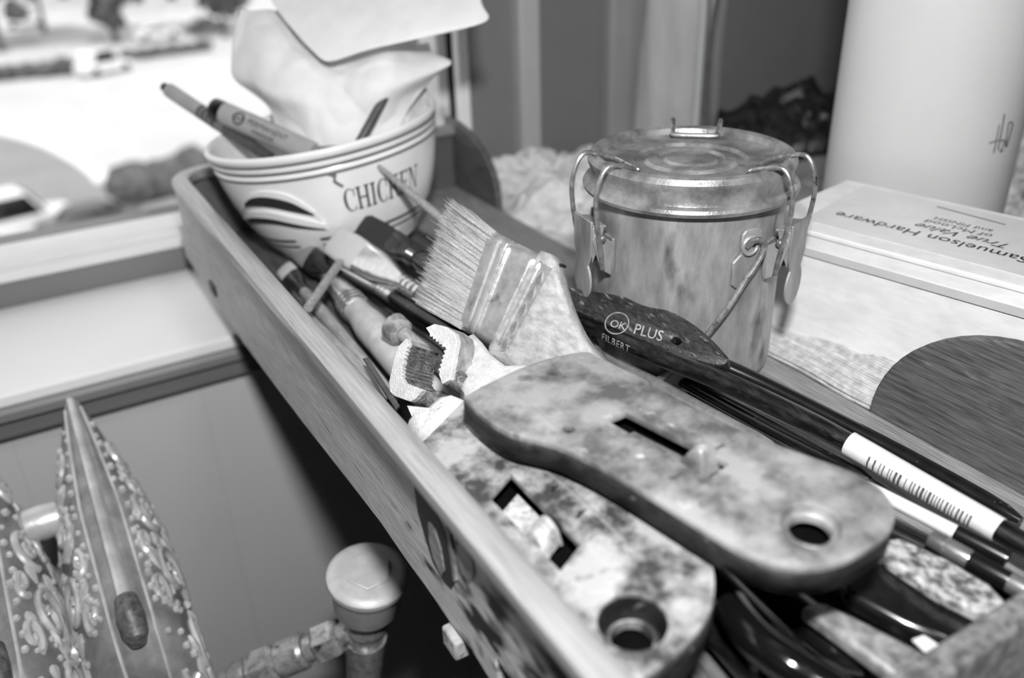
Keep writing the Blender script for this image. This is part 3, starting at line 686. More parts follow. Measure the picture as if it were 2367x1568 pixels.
mk = pen(c0, c1, 'marker_pen', 'thick grey marker with a black end cap lying in the bowl', .0078,
    [('end_plug', 0, .03, .0044, .0066, m_mk), ('cap', .012, .115, .0084, .0084, m_cap), ('barrel', .11, .95, .0085, .0085, m_mk)], 'marker')
d = (c1-c0).normalized(); sdv = d.cross((CAM-c0).normalized()).normalized(); nv2 = sdv.cross(d).normalized()
if nv2.dot(CAM-c0) < 0: nv2 = -nv2
if sdv.dot(UP) < 0: sdv = -sdv
def onpen(s, w_, r=.0087): a = w_/r; return c0+d*s+(nv2*math.cos(a)+sdv*math.sin(a))*r
Lp = (c1-c0).length
MB().tube([onpen(Lp*.30+.0045*math.cos(a), .001+.0045*math.sin(a)) for a in [2*math.pi*k/18 for k in range(18)]], .0006, 6, closed=True).build('logo_ring', m_cap, mk)
v, f = text_mesh('AP', .0065); MB().add([onpen(Lp*.30-.0035+p.x, -.0012+p.y, .0088) for p in v], f).build('logo_letters', m_cap, mk, smooth=False)
v, f = text_mesh('PERMANENT', .0062); MB().add([onpen(Lp*.38+p.x, .000+p.y, .0088) for p in v], f).build('lettering', m_cap, mk, smooth=False)
v, f = text_mesh('MARKER', .0052); MB().add([onpen(Lp*.44+p.x, -.0055+p.y, .0088) for p in v], f).build('lettering', m_cap, mk, smooth=False)
p0, p1 = CAM+ray(906, 194)*.622, CAM+ray(828, 335)*.616
pen(p0, p1, 'pencil', 'dark pencil standing upright against the tissue in the bowl', .0032, [('tip', 0, .12, .0010, .0032, m_cap), ('shaft', .115, 1, .0034, .0034, m_band)], 'pencil')

# ================================================================== BRUSHES
def loft(secs, d, wd, n=24, ex=1.0, caps=True):
    """secs: (centre, half width along wd, half thickness) ; superellipse exponent ex"""
    d = d.normalized(); wd = (wd-d*wd.dot(d)).normalized(); nn_ = d.cross(wd); mb = MB(); v = []
    for s in secs:
        c, a, b = s[:3]; e = s[3] if len(s) > 3 else ex
        for j in range(n):
            t = 2*math.pi*j/n; x, y = math.cos(t), math.sin(t)
            v.append(c+wd*(a*math.copysign(abs(x)**e, x))+nn_*(b*math.copysign(abs(y)**e, y)))
    k = len(secs)
    f = [(i*n+j, i*n+(j+1) % n, (i+1)*n+(j+1) % n, (i+1)*n+j) for i in range(k-1) for j in range(n)]
    if caps: f += [tuple(range(n))[::-1], tuple((k-1)*n+j for j in range(n))]
    return mb.add(v, f)
m_ferr = mat('nickel_ferrule', 215, 235, 60, rough=.2, metal=.9)
m_ferrd = mat('dark_ferrule', 50, 80, 60, rough=.22, metal=.7)
m_hb = mat('black_lacquer', 14, 24, 40, rough=.22, spot=(70, .70, 120), spot2=(160, .74, 190), coat=.3)
m_hbw = mat('worn_black_lacquer', 10, 36, 60, rough=.28, stretch=(2, .25, 2), contrast=(.45, .65), spot=(40, .64, 84, (2, .25, 2)), spot2=(120, .74, 165, (1.5, .6, 1.5)), bump=.2, spec=.7)
m_hg = mat('pale_grey_handle', 165, 190, 30, rough=.35, spot=(90, .74, 90))
m_hw = mat('raw_wood_handle', 120, 160, 40, rough=.55, stretch=(6, .6, 6), bump=.3)
m_bw = mat('white_bristle', 190, 215, 300, rough=.7, stretch=(3, .2, 3), bump=.6, bscale=400)
m_bg = mat('grey_bristle', 120, 170, 300, rough=.7, stretch=(3, .2, 3), bump=.6, bscale=400)
m_bd = mat('dark_bristle', 20, 50, 300, rough=.6, stretch=(3, .2, 3), bump=.6, bscale=400)
def brush(B, E, label, bw=.006, bt=.003, bl=.02, fl=.025, hr=(.0045, .006, .0035), wd=None, mats=(None, None, None), group='paintbrushes in the tray', flatfer=True):
    """B bristle tip, E handle end"""
    d = (E-B); Ln = d.length; d.normalize(); wd = Vector(wd) if wd is not None else Vector((1, 0, .2))
    root = thing('paintbrush', B.lerp(E, .5), label, 'paintbrush', group)
    mb_, mf, mh = mats
    P = lambda s: B+d*s
    loft([(P(0), bw*.75, bt*.35), (P(bl*.12), bw*.95, bt*.6), (P(bl*.6), bw*1.02, bt*.95), (P(bl+.002), bw*.95, bt)], d, wd, 24, .75).build('bristles', mb_, root)
    r0 = hr[0]
    fs = [(P(bl), bw, bt*1.1, .7), (P(bl+fl*.35), bw*.9+r0*.1, bt*.8+r0*.4, .8), (P(bl+fl*.70), r0*1.06, r0*1.06, 1)]
    for k in range(3):
        s0 = bl+fl*(.72+.08*k)
        fs += [(P(s0), r0*1.05, r0*1.05, 1), (P(s0+fl*.02), r0*1.16, r0*1.16, 1), (P(s0+fl*.05), r0*1.16, r0*1.16, 1), (P(s0+fl*.07), r0*1.05, r0*1.05, 1)]
    fs.append((P(bl+fl), r0*1.05, r0*1.05, 1))
    loft(fs, d, wd, 24).build('ferrule', mf, root)
    h0 = bl+fl-.001; hl = Ln-h0
    hs = [(P(h0), r0*.98, r0*.98), (P(h0+hl*.06), r0, r0), (P(h0+hl*.22), hr[1], hr[1]), (P(h0+hl*.40), hr[1]*.95, hr[1]*.95), (P(h0+hl*.7), (hr[1]+hr[2])/2, (hr[1]+hr[2])/2), (P(h0+hl*.96), hr[2], hr[2]), (P(h0+hl*.99), hr[2]*.8, hr[2]*.8), (P(Ln), hr[2]*.3, hr[2]*.3)]
    loft(hs, d, wd, 20).build('handle', mh, root)
    return root
# ---- the wide chip brush standing on its edge
T2, T1, TT = at(1283, 606, z=.075), at(1132, 530, z=.085), at(1042, 458, z=.095)
L2, L1, LT = at(1166, 822, z=.030), at(1058, 762, z=.036), at(958, 702, z=.044)
wdv = (T2-L2).normalized(); dd_ = ((T1-T2)+(L1-L2)).normalized(); nr_ = wdv.cross(dd_).normalized()
if nr_.dot(CAM-T2) < 0: nr_ = -nr_
chip = thing('chip_brush', L2.lerp(T2, .3), 'wide flat house-paint brush with pale splayed bristles standing on edge', 'paintbrush', 'paintbrushes in the tray')
def cq(s, w_, h=0):                              # s: 0 handle end of ferrule, 1 bristle end, 2 bristle tips ; w 0 low .. 1 top
    if s <= 1: a, b = L2.lerp(L1, s), T2.lerp(T1, s)
    else: a, b = L1.lerp(LT, s-1), T1.lerp(TT, s-1)
    return a.lerp(b, w_)+nr_*h
m_chipf = mat('tin_ferrule', 175, 215, 45, rough=.24, metal=.62, bump=.12, bscale=200, spot=(38, .64, 120))
m_chiph = mat('dusty_wood_handle', 135, 172, 40, rough=.6, bump=.35, bscale=150, stretch=(2, .8, 2), spot=(60, .66, 105), spot2=(140, .70, 205))
mb = MB(); HT = .0075
rows = [0, .06, .12, .15, .17, .19, .21, .23, .25, .27, .29, .31, .34, .45, .58, .62, .64, .66, .68, .70, .72, .74, .76, .78, .80, .82, .86, .94, 1.0]
def ridge(s): return .0016*max(0, 1-abs(s-.25)/.06)*-1 + .0016*max(0, 1-abs(s-.72)/.06)*-1 + .0010*max(0, 1-abs(s-.19)/.04)+.0010*max(0, 1-abs(s-.66)/.04)+.0010*max(0, 1-abs(s-.78)/.04)
nW = 22
ring = []
for k in range(nW+1):                            # front face top -> bottom, then round the edge, back face
    ring.append((1-k/nW, 1))
vv = []; NR = 0
for s in rows:
    sec = []
    for k in range(nW+1):
        w_ = 1-k/nW; edge = min(w_, 1-w_)*.055
        h = HT*math.sqrt(max(0, 1-(max(0, .006-edge)/.006)**2)) if edge < .006 else HT
        sec.append(cq(s, w_, h-HT+HT*.0+ridge(s)*(1 if edge > .004 else .6)+HT*0+ .0))
    for k in range(nW+1):
        w_ = k/nW; edge = min(w_, 1-w_)*.055
        h = HT*math.sqrt(max(0, 1-(max(0, .006-edge)/.006)**2)) if edge < .006 else HT
        sec.append(cq(s, w_, -HT-h-ridge(s)))
    NR = len(sec); vv += sec
mb.add(vv, [(i*NR+j, i*NR+(j+1) % NR, (i+1)*NR+(j+1) % NR, (i+1)*NR+j) for i in range(len(rows)-1) for j in range(NR)])
cf = mb.build('ferrule', m_chipf, chip, angle=50)
for w_ in (.10, .28, .46, .64, .80):              # punched teardrop dimples by the handle
    c = cq(.085, w_, .0002); u_ = (cq(.085, w_+.05)-cq(.085, w_)).normalized(); s_ = (cq(.2, w_)-cq(.085, w_)).normalized()
    MB().tube([c+u_*(.0036*math.cos(a))+s_*(.0016*math.sin(a)*(1-.4*math.cos(a))) for a in [2*math.pi*k/16 for k in range(16)]], .0005, 6, closed=True).build('dimple', m_chipf, cf)
    MB().prism([c+u_*(.0030*math.cos(a))+s_*(.0011*math.sin(a)*(1-.4*math.cos(a))) for a in [2*math.pi*k/12 for k in range(12)]], nr_*.0002).build('dimple_hole', mat('dimple_grey', 96, 120, 40, rough=.5), cf)  # flat mid-grey patch fills each dimple
# bristles: a solid core hidden in thousands of strands
m_str = mat('pale_bristle', 150, 205, 500, rough=.6, stretch=(1, .3, 1)); 
core = MB(); kk = 10; vv = []
for s in (.93, 1.0, 1.45, 1.75):
    f_ = 1 if s < 1.2 else .86 if s < 1.6 else .55
    for w_, h in ((.04, -HT*.15), (.96, -HT*.15), (.96, -HT*1.85), (.04, -HT*1.85)): vv.append(cq(s, .5+(w_-.5)*f_, -HT+(h+HT)*f_))
core.add(vv, [(i*4+j, i*4+(j+1) % 4, (i+1)*4+(j+1) % 4, (i+1)*4+j) for i in range(3) for j in range(4)]+[(3*4, 3*4+1, 3*4+2, 3*4+3)])
core.build('bristle_core', m_bg, chip)
st = MB(); rnd = random.Random(3)
for q in range(5200):
    w_ = rnd.uniform(.015, .985); t = rnd.random()
    h = -HT*.05 - rnd.random()**1.0*HT*1.9
    if rnd.random() < .5: h = -HT*rnd.uniform(.02, .25)
    ln = rnd.gauss(1.93, .09)-(.10 if rnd.random() < .12 else 0)
    j1, j2 = rnd.gauss(0, .012), rnd.gauss(0, .0007)
    p0 = cq(.96, w_, h); p1 = cq(1.5, w_+j1*.4, h*1.05+j2*.6); p2 = cq(max(1.6, ln), w_+j1, h*1.15+j2*1.6)
    sd = wdv*rnd.uniform(-1, 1)+nr_*rnd.uniform(-1, 1); sd.normalize(); wv_ = .00019
    st.add([p0-sd*wv_, p0+sd*wv_, p1-sd*wv_, p1+sd*wv_, p2-sd*wv_*.3, p2+sd*wv_*.3], [(0, 1, 3, 2), (2, 3, 5, 4)])
so = st.build('bristles', m_str, chip, smooth=False); so['kind'] = 'stuff'
# handle: flares down from the ferrule to a neck that runs under the pliers
C0 = L2.lerp(T2, .5)-nr_*HT; hu = (T2-L2).normalized(); hx_ = hu.cross(nr_).normalized()
def chf(u, v, h): return C0+hx_*u+hu*v+nr_*h
def chi(x, y):
    d_ = ray(x, y); q_ = CAM+d_*((C0-CAM).dot(nr_)/d_.dot(nr_))-C0; return (q_.dot(hx_), q_.dot(hu))
ho = [chi(*p) for p in ((1262, 598), (1280, 607), (1289, 640), (1297, 672), (1312, 718), (1332, 765), (1358, 808), (1392, 845), (1450, 890), (1450, 960), (1330, 945), (1250, 890), (1200, 850), (1164, 824), (1150, 806), (1200, 700))]
v, f = plate([[(p.x, p.y) for p in catmull([(x, y, 0) for x, y in ho+[ho[0]]], 3)][:-1]], chf, .0075, .0030); MB().add(v, f).build('handle', m_chiph, chip, weld=True, angle=60)
MB().tube([cq(-.03, 1.0, -HT*.6), cq(-.02, 1.005, -HT), cq(-.03, 1.0, -HT*1.5)], .0008, 6).build('ferrule_burr', m_ferrd, cf)

# ---- the smaller brushes behind it
brush(at(768, 553, z=.034), at(1075, 745, z=.018), 'flat brush with white bristles and broad shiny ferrule below the bowl', .0118, .0045, .036, .062, (.0055, .0065, .005), wd=(.75, .1, .62), mats=(m_bw, m_ferr, m_hb))
brush(at(835, 520, z=.042), at(1060, 660, z=.034), 'flat brush with black bristles tucked behind the shiny white-bristled one', .010, .0045, .040, .032, (.006, .0075, .005), wd=(.7, .1, .7), mats=(m_bd, m_ferrd, m_hb))
brush(at(722, 598, z=.012), at(1010, 935, z=.016), 'round brush with fat pale grey handle lying along the tray', .0060, .0055, .045, .062, (.0085, .0105, .009), mats=(m_bd, m_ferr, m_hg))
brush(at(682, 566, z=.018), at(985, 830, z=.012), 'flat brush with fuzzy grey bristles and dark ferrule nearest the bowl', .0095, .0035, .032, .034, (.0045, .005, .004), wd=(.6, .3, .7), mats=(m_bg, m_ferrd, m_hb))
brush(at(655, 618, z=.012), at(915, 925, z=.010), 'small flat brush with white tuft beside the left rail', .0070, .0035, .020, .030, (.0038, .0045, .003), wd=(.8, .2, .5), mats=(m_bw, m_ferrd, m_hw))
brush(at(770, 600, z=.020), at(1085, 800, z=.012), 'slim dark brush with bright ferrule edge under the shiny flat brush', .0060, .0035, .020, .055, (.004, .005, .004), mats=(m_bd, m_ferr, m_hb))
brush(at(1180, 640, z=.018), at(843, 358, z=.088), 'thin brush with its tapered handle end pointing up over the bowl lettering', .003, .002, .010, .02, (.0032, .0034, .0014), mats=(m_bg, m_ferr, m_hw))
def rod(name, pts, rad, m, label, cat, group=None, n=16):
    return tag(MB().tube(pts, rad, n).build(name, m), label, cat, group)
rod('dowel', [at(786, 606, z=.034), at(712, 712, z=.030)], [.0028, .0028], m_hw, 'short thin stick lying across the small brush ferrules', 'stick')
# handle with a flared, cut-off round end
p0, p1 = at(908, 752, z=.036), at(1040, 862, z=.026); dv_ = (p1-p0).normalized()
tl = thing('modelling_tool', p0.lerp(p1, .5), 'round tool with a flared flat-cut end between brush and jaws', 'tool')
MB().tube([p0, p0+dv_*.0004, p0+dv_*.008, p0+dv_*.010], [.0070, .0078, .0074, .0052], 24).build('flared_end', mat('worn_grey', 95, 150, 60, rough=.5), tl)
MB().tube([p0+dv_*.009, p0+dv_*.03, p1], [.0042, .004, .004], 18).build('shaft', m_hw, tl)
# flat stir stick and palette knife beside the left wall
def slat(name, pts_px, zs, th, m, label, cat):
    pg = [at(x, y, z=z) for (x, y), z in zip(pts_px, zs)]
    return tag(MB().prism(pg, (0, 0, -th)).build(name, m, bevel=.0004), label, cat)
slat('stir_stick', [(672, 742), (708, 712), (905, 905), (878, 935)], (.012, .012, .016, .016), .002, m_hw, 'flat wooden stir stick lying along the inside of the left wall', 'stick')
slat('palette_knife', [(838, 828), (852, 826), (925, 938), (915, 948)], (.026, .026, .040, .040), .0012, m_ferrd, 'dark palette knife blade against the rail beside the jaws', 'knife')

# ---- the paddle-handled brush leaning on the jar (stamped PLUS)
m_pad = mat('worn_stained_handle', 14, 48, 70, rough=.42, stretch=(3, .35, 3), bump=.35, bscale=160, spot=(70, .60, 120, (2, .35, 2)), spot2=(34, .67, 160, (1.4, .7, 1.4)))
PO = at(1490, 762, z=.041); pu = (at(1672, 838, z=.034)-at(1310, 690, z=.046)).normalized()
pn = (Vector((-.55, -.25, .80))); pn = (pn-pu*pn.dot(pu)).normalized(); pv = pn.cross(pu).normalized()
if pv.z < 0: pv = -pv
def pf(u, v, h): return PO+pu*u+pv*v+pn*h
def pflat(x, y):                                 # pixel -> paddle plane coordinates
    d_ = ray(x, y); t_ = (PO-CAM).dot(pn)/d_.dot(pn); q = CAM+d_*t_-PO; return (q.dot(pu), q.dot(pv))
ol = [pflat(*p) for p in ((1180, 646), (1240, 660), (1300, 674), (1360, 684), (1420, 694), (1480, 708), (1540, 728), (1590, 754), (1636, 790), (1670, 826), (1681, 841), (1668, 850), (1620, 840), (1560, 820), (1480, 788), (1400, 752), (1310, 712), (1180, 664))]
ol = [(p.x, p.y) for p in catmull([(x, y, 0) for x, y in ol+[ol[0]]], 3)][:-1]
hc = pflat(1566, 797); hole = [(hc[0]+.0038*math.cos(a), hc[1]+.0030*math.sin(a)) for a in [2*math.pi*k/18 for k in range(18)]]
pb = thing('paintbrush', PO, 'brush with broad worn dark paddle handle stamped PLUS against the jar', 'paintbrush', 'paintbrushes in the tray')
v, f = plate([ol, hole], pf, .007, .0012); ph = MB().add(v, f).build('handle', m_pad, pb, weld=True, angle=45)
m_stamp = mat('rubbed_white_stamp', 110, 165, 90, rough=.6)
def stamp(st, px0, px1, px_h, frame, inv, hgt, m, parent, shear=0):
    """lettering between two pixels on a surface"""
    a_, b_ = inv(*px0), inv(*px1); c_ = inv(*px_h)
    v, f = text_mesh(st, 1, shear); wid = max(p.x for p in v)
    ex_ = Vector((b_[0]-a_[0], b_[1]-a_[1]))/wid; ey = Vector((c_[0]-a_[0], c_[1]-a_[1]))/.7
    MB().add([frame(a_[0]+ex_.x*p.x+ey.x*p.y, a_[1]+ex_.y*p.x+ey.y*p.y, hgt) for p in v], f).build('lettering', m, parent, smooth=False)
stamp('PLUS', (1466, 780), (1532, 799), (1473, 757), pf, pflat, .0049, m_stamp, ph)
stamp('OK', (1412, 764), (1448, 773), (1418, 748), pf, pflat, .0049, m_stamp, ph)
cc = pflat(1430, 757); MB().tube([pf(cc[0]+.0062*math.cos(a), cc[1]+.0062*math.sin(a), .0047) for a in [2*math.pi*k/28 for k in range(28)]], .0003, 6, closed=True).build('stamp_ring', m_stamp, ph)
q0, q1 = pf(*pflat(1190, 642), 0), pf(*pflat(1120, 612), 0)
loft([(q1, .011, .004), (q0, .008, .0045)], q0-q1, pv, 20, .7).build('ferrule', m_ferrd, pb)
q2 = q1+(q1-q0)*1.2; loft([(q2, .010, .002), (q1, .0105, .0036)], q1-q2, pv, 20, .7).build('bristles', m_bg, pb)

# ---- thick black FILBERT handle with the white bar-code sticker
fp = [at(1230, 682, z=.038), at(1310, 721, z=.037), at(1480, 803, z=.034), at(1660, 877, z=.030), at(1850, 966, z=.026), at(1960, 1024, z=.0235), at(2140, 1128, z=.020), at(2320, 1232, z=.0175), at(2460, 1316, z=.016)]
fpp = catmull(fp, 5)
fb = thing('paintbrush', fp[4], 'long thick black handled brush lettered FILBERT with a white bar-code sticker', 'paintbrush', 'paintbrushes in the tray')
fh = MB().tube(fpp, [.0047+.0006*math.sin(math.pi*min(1, k/24)) for k in range(len(fpp))], 24).build('handle', m_hbw, fb)
def fsub(i0, i1): return [fpp[k] for k in range(i0, i1+1)]
sp_ = [fpp[25].lerp(fpp[26], .1)]+fsub(26, 34)+[fpp[34].lerp(fpp[35], .7)]
sk = MB().tube(sp_, [.0056-.0004*k/(len(sp_)-1) for k in range(len(sp_))], 24).build('bar_code_sticker', mat('white_sticker', 195, 205, 40, rough=.35), fh)
fdir = (fp[6]-fp[5]).normalized(); fside = fdir.cross((CAM-fp[6]).normalized()).normalized(); fnrm = fside.cross(fdir)
if fnrm.dot(CAM-fp[6]) < 0: fnrm = -fnrm
if fside.z > 0: fside = -fside
def fw(s, w_, r=.0057): a = w_/r; return sp_[0]+(sp_[-1]-sp_[0])*s+(fnrm*math.cos(a)+fside*math.sin(a))*r
rr = random.Random(5); s = .18
while s < .86:
    wd_ = rr.choice((.006, .008, .012, .016))
    MB().add([fw(s, .0005), fw(s+wd_, .0005), fw(s+wd_, .0035), fw(s, .0035), fw(s+wd_, .0065), fw(s, .0065)], [(0, 1, 2, 3), (3, 2, 4, 5)]).build('bar', m_ink2, sk, smooth=False)
    s += wd_+rr.choice((.012, .018, .03))
fd2 = (fp[3]-fp[1]).normalized(); fs2 = fd2.cross((CAM-fp[2]).normalized()).normalized(); fn2 = fs2.cross(fd2)
if fn2.dot(CAM-fp[2]) < 0: fn2 = -fn2
if fs2.z < 0: fs2 = -fs2
v, f = text_mesh('FILBERT', .0050, 0, 1.1); base = at(1388, 785, z=.037)
b0 = fpp[7].lerp(fpp[8], .6); fd2 = (fpp[12]-fpp[8]).normalized(); fs2 = (fs2-fd2*fs2.dot(fd2)).normalized(); fn2 = fn2-fd2*fn2.dot(fd2)-fs2*fn2.dot(fs2); fn2.normalize()
def along(s_):                                  # a length measured down the handle's centre line
    k_ = 8
    while (fpp[k_+1]-fpp[k_]).length < s_: s_ -= (fpp[k_+1]-fpp[k_]).length; k_ += 1
    return fpp[k_]+(fpp[k_+1]-fpp[k_]).normalized()*s_
MB().add([along(p.x)+(fn2*math.cos((p.y-.0050)/.0056)+fs2*math.sin((p.y-.0050)/.0056))*.0060 for p in v], f).build('lettering', m_stamp, fh, smooth=False)
q1, q0 = fp[0], fp[0]+(fp[0]-fp[1]).normalized()*.03
MB().tube([q0, q1], [.0055, .0057], 20).build('ferrule', m_ferr, fb)
q2 = q0+(q0-q1)*.8; loft([(q2, .003, .0015), (q0, .006, .004)], q0-q2, Vector((0, 0, 1)), 18).build('bristles', m_bg, fb)

# ---- thinner handles packed round it
def handle(px, zs, r, m, label, ends=None):
    pts = catmull([at(x, y, z=z) for (x, y), z in zip(px, zs)], 5); k = len(pts)
    rad = [r]*k; rad[-1] = r*.45; rad[-2] = r*.85
    root = thing('paintbrush', pts[k//2], label, 'paintbrush', 'paintbrushes in the tray')
    MB().tube(pts, rad, 18).build('handle', m, root)
    d_ = (pts[0]-pts[1]).normalized()
    MB().tube([pts[0], pts[0]+d_*.022], [r*1.03, r*1.1], 18).build('ferrule', m_ferr, root)
    loft([(pts[0]+d_*.042, r*.5, r*.3), (pts[0]+d_*.022, r*1.1, r)], -d_, Vector((1, 0, 0)), 16).build('bristles', m_bg, root)
    return root
handle([(1240, 700), (1500, 838), (1800, 1000), (2010, 1110)], (.010, .009, .008, .008), .0040, m_hb, 'thin glossy black handle between the pliers and the FILBERT brush')
handle([(1270, 752), (1450, 856), (1640, 962), (1800, 1048)], (.012, .010, .009, .008), .0046, mat('silver_grey_lacquer', 90, 120, 30, rough=.2, coat=.4), 'thin grey shiny handle running just above the pliers')
handle([(1640, 832), (1800, 905), (2100, 1060), (2360, 1205)], (.026, .018, .008, .007), .0042, m_hb, 'thin black handle on the tray floor right of the FILBERT brush')
handle([(1290, 728), (1560, 872), (1860, 1038), (2060, 1150)], (.006, .005, .005, .005), .0036, m_hbw, 'worn dark handle half hidden under the FILBERT brush')
handle([(1750, 1060), (1980, 1190), (2180, 1290), (2420, 1420)], (.018, .016, .014, .013), .0050, m_hb, 'black handle with a silver band under the white pen')
for px_, zz, r_, m_, lb in (
    ([(772, 648), (900, 742), (1040, 838)], (.008, .008, .008), .0045, m_hb, 'black handle on the tray floor between grey and slim dark brushes'),
    ([(856, 606), (960, 690), (1090, 775)], (.010, .010, .010), .0050, m_hb, 'black handle directly under the shiny flat ferrule'),
    ([(716, 706), (800, 806), (912, 925)], (.005, .005, .005), .0045, m_hbw, 'worn dark handle in the gutter along the left wall'),
    ([(930, 560), (1020, 612), (1120, 672)], (.022, .021, .020), .0050, m_hb, 'black handle behind the wide bristles near the bowl'),  # the next four are added to blacken the shaded near floor
    ([(1420, 1120), (1640, 1330), (1880, 1580)], (.010, .010, .010), .0075, m_hb, 'thick black handle deep in the gap between the two grips'),
    ([(1560, 1180), (1800, 1380), (2010, 1545)], (.010, .010, .010), .0075, m_hb, 'thick black handle on the floor under the right grip'),
    ([(1500, 1290), (1660, 1450), (1790, 1600)], (.012, .012, .012), .0070, m_hbw, 'scuffed black handle lowest of the pile at the bottom edge'),
    ([(1650, 1160), (1900, 1330), (2160, 1500)], (.008, .008, .008), .0075, m_hb, 'thick black handle beneath the broad black flat one')):
    handle(px_, zz, r_, m_, lb)
# silver band on it, and the white capped pen above
wp = pen(at(2000, 1124, z=.026), at(2330, 1294, z=.022), 'white_pen', 'white pen with a black cap beside the bar-code sticker', .0030,
    [('barrel', 0, .66, .0026, .0029, mat('white_plastic', 200, 208, 20, rough=.3)), ('cap', .655, 1, .0034, .0034, m_cap)])
pen(at(2150, 1245, z=.026), at(2420, 1392, z=.024), 'silver_pen', 'dark pen with silver bands at the right edge', .0046,
    [('barrel', 0, .14, .0034, .0036, m_band), ('band', .135, .36, .0037, .0037, m_ferr), ('grip', .355, .70, .0036, .0036, m_cap), ('cap', .695, 1, .0038, .0036, m_ferr)])
# flat wide handles filling the near right corner
def paddle(px, z0, z1, th, m, label, hole_px=None):
    n = len(px); zs = [z0+(z1-z0)*((x-px[0][0])/(px[n//2][0]-px[0][0])) for x, y in px]
    pts = [at(x, y, z=z) for (x, y), z in zip(px, zs)]
    root = thing('paintbrush', pts[0].lerp(pts[n//2], .5), label, 'paintbrush', 'paintbrushes in the tray')
    MB().prism(pts, (0, 0, -th)).build('handle', m, root, bevel=th*.28)
    return root
m_flk = mat('flaked_paint_handle', 70, 165, 60, rough=.5, bump=.4, spot=(50, .55, 60, (1.5, .7, 1)), contrast=(.42, .58))
paddle([(2040, 1246), (2080, 1240), (2190, 1290), (2290, 1350), (2335, 1400), (2325, 1430), (2290, 1428), (2170, 1370), (2050, 1290)], .030, .028, .006, m_flk, 'flat handle with flaked pale paint in the near right corner')
paddle([(1930, 1310), (2010, 1288), (2140, 1350), (2270, 1420), (2265, 1450), (2215, 1490), (2090, 1440), (1960, 1370)], .026, .022, .008, m_hb, 'broad black flat handle in the near right corner')
paddle([(1850, 1400), (1900, 1388), (2010, 1440), (2110, 1492), (2205, 1545), (2180, 1590), (2080, 1568), (1960, 1480)], .024, .020, .007, mat('smudged_grey_handle', 60, 150, 40, rough=.45, contrast=(.3, .7), spot=(40, .62, 40)), 'smudged grey handle at the bottom edge beside the front wall')
MB().prism([at(x, y, z=.0225) for x, y in ((2108, 1482), (2135, 1472), (2208, 1520), (2182, 1552))], (0, 0, .0006)).build('white_label', mat('label_white', 190, 200, 30, rough=.4), bpy.data.objects['paintbrush'] if False else [o for o in bpy.data.objects if o.get('label', '').startswith('smudged grey')][0])
hb = catmull([at(x, y, z=z) for x, y, z in ((1690, 1400, .030), (1715, 1440, .031), (1760, 1490, .031), (1820, 1535, .030), (1880, 1572, .028), (1960, 1620, .026))], 6)
hr_ = thing('paintbrush', hb[len(hb)//2], 'glossy black curved handle at the bottom edge between the two pliers grips', 'paintbrush', 'paintbrushes in the tray')
MB().tube(hb, [.002]+[.0062]*(len(hb)-2)+[.004], 18).build('handle', mat('gloss_black', 12, rough=.12, coat=.5), hr_)

# ================================================================== PLIERS
m_cast = mat('cast_aluminium', 182, 206, 60, rough=.55, metal=.15, bump=.6, bscale=500, spot=(150, .70, 80), spot2=(300, .72, 120))
m_tooth = mat('grimy_steel', 58, 120, 90, rough=.45, metal=.3, bump=.5, spot=(80, .6, 165))
m_grip = mat('paint_smeared_grip', 84, 148, 14, rough=.42, metal=.2, bump=.35, bscale=90, contrast=(.36, .58), spot=(30, .62, 60), spot2=(46, .66, 185))
m_grip2 = mat('grimy_grip', 58, 160, 14, rough=.45, metal=.2, bump=.6, bscale=110, contrast=(.40, .56), spot=(50, .64, 36), spot2=(60, .68, 190))
m_side = mat('grip_side', 14, 38, 40, rough=.5, spec=.25, bump=.4, spot=(70, .66, 120))
ply = thing('canvas_pliers', (.15, .2, .035), 'heavy paint-smeared pliers with toothed open jaws and slotted wide grips', 'pliers')
YJ = .325
PJ = at(965, 850, Y=YJ); nJ = Vector((-.80, -.20, .57)).normalized()
def onj(x, y, back=0):
    d_ = ray(x, y); return CAM+d_*((PJ-CAM).dot(nJ)/d_.dot(nJ))-nJ*back
def toothed(a, b, n, depth):
    """zig-zag pixels from a to b, biting to the side"""
    out = []; dx, dy = b[0]-a[0], b[1]-a[1]; l = math.hypot(dx, dy); nx, ny = -dy/l*depth, dx/l*depth
    for k in range(n):
        out += [(a[0]+dx*k/n, a[1]+dy*k/n), (a[0]+dx*(k+.5)/n+nx, a[1]+dy*(k+.5)/n+ny)]
    return out+[b]
m_jside = mat('grey_cast_side', 105, 150, 60, rough=.5, bump=.5, spot=(80, .62, 70))
def jaw(px, teeth, depth):
    """pale cut face, the grimy block behind it, and the toothed hollow"""
    MB().prism([onj(x, y) for x, y in px+teeth], -nJ*.003).build('jaw_face', m_cast, ply, bevel=.0002)
    jb_ = MB().prism([onj(x, y, .0028) for x, y in px+teeth], -nJ*depth).build('jaw_block', m_jside, ply)
    Q = [onj(x, y, -.00005) for x, y in teeth]; vv = []
    c_ = sum((onj(x, y) for x, y in px), Vector())/len(px)
    for p in Q:
        o_ = (p-c_).normalized()*.0003
        vv += [p+o_-nJ*.0025, p+o_-nJ*(depth+.002)]
    MB().add(vv, [(2*i, 2*i+1, 2*i+3, 2*i+2) for i in range(len(Q)-1)]).build('tooth_insert', m_tooth, jb_, solid=.0006, smooth=False)
jaw([(976, 903), (958, 924), (948, 929), (912, 916), (901, 906), (899, 883), (910, 832), (920, 801), (939, 783)],
    [(944, 797)]+toothed((942, 802), (933, 836), 4, 4)+toothed((931, 842), (930, 876), 4, 4)+toothed((934, 884), (974, 899), 5, 5), .0185)
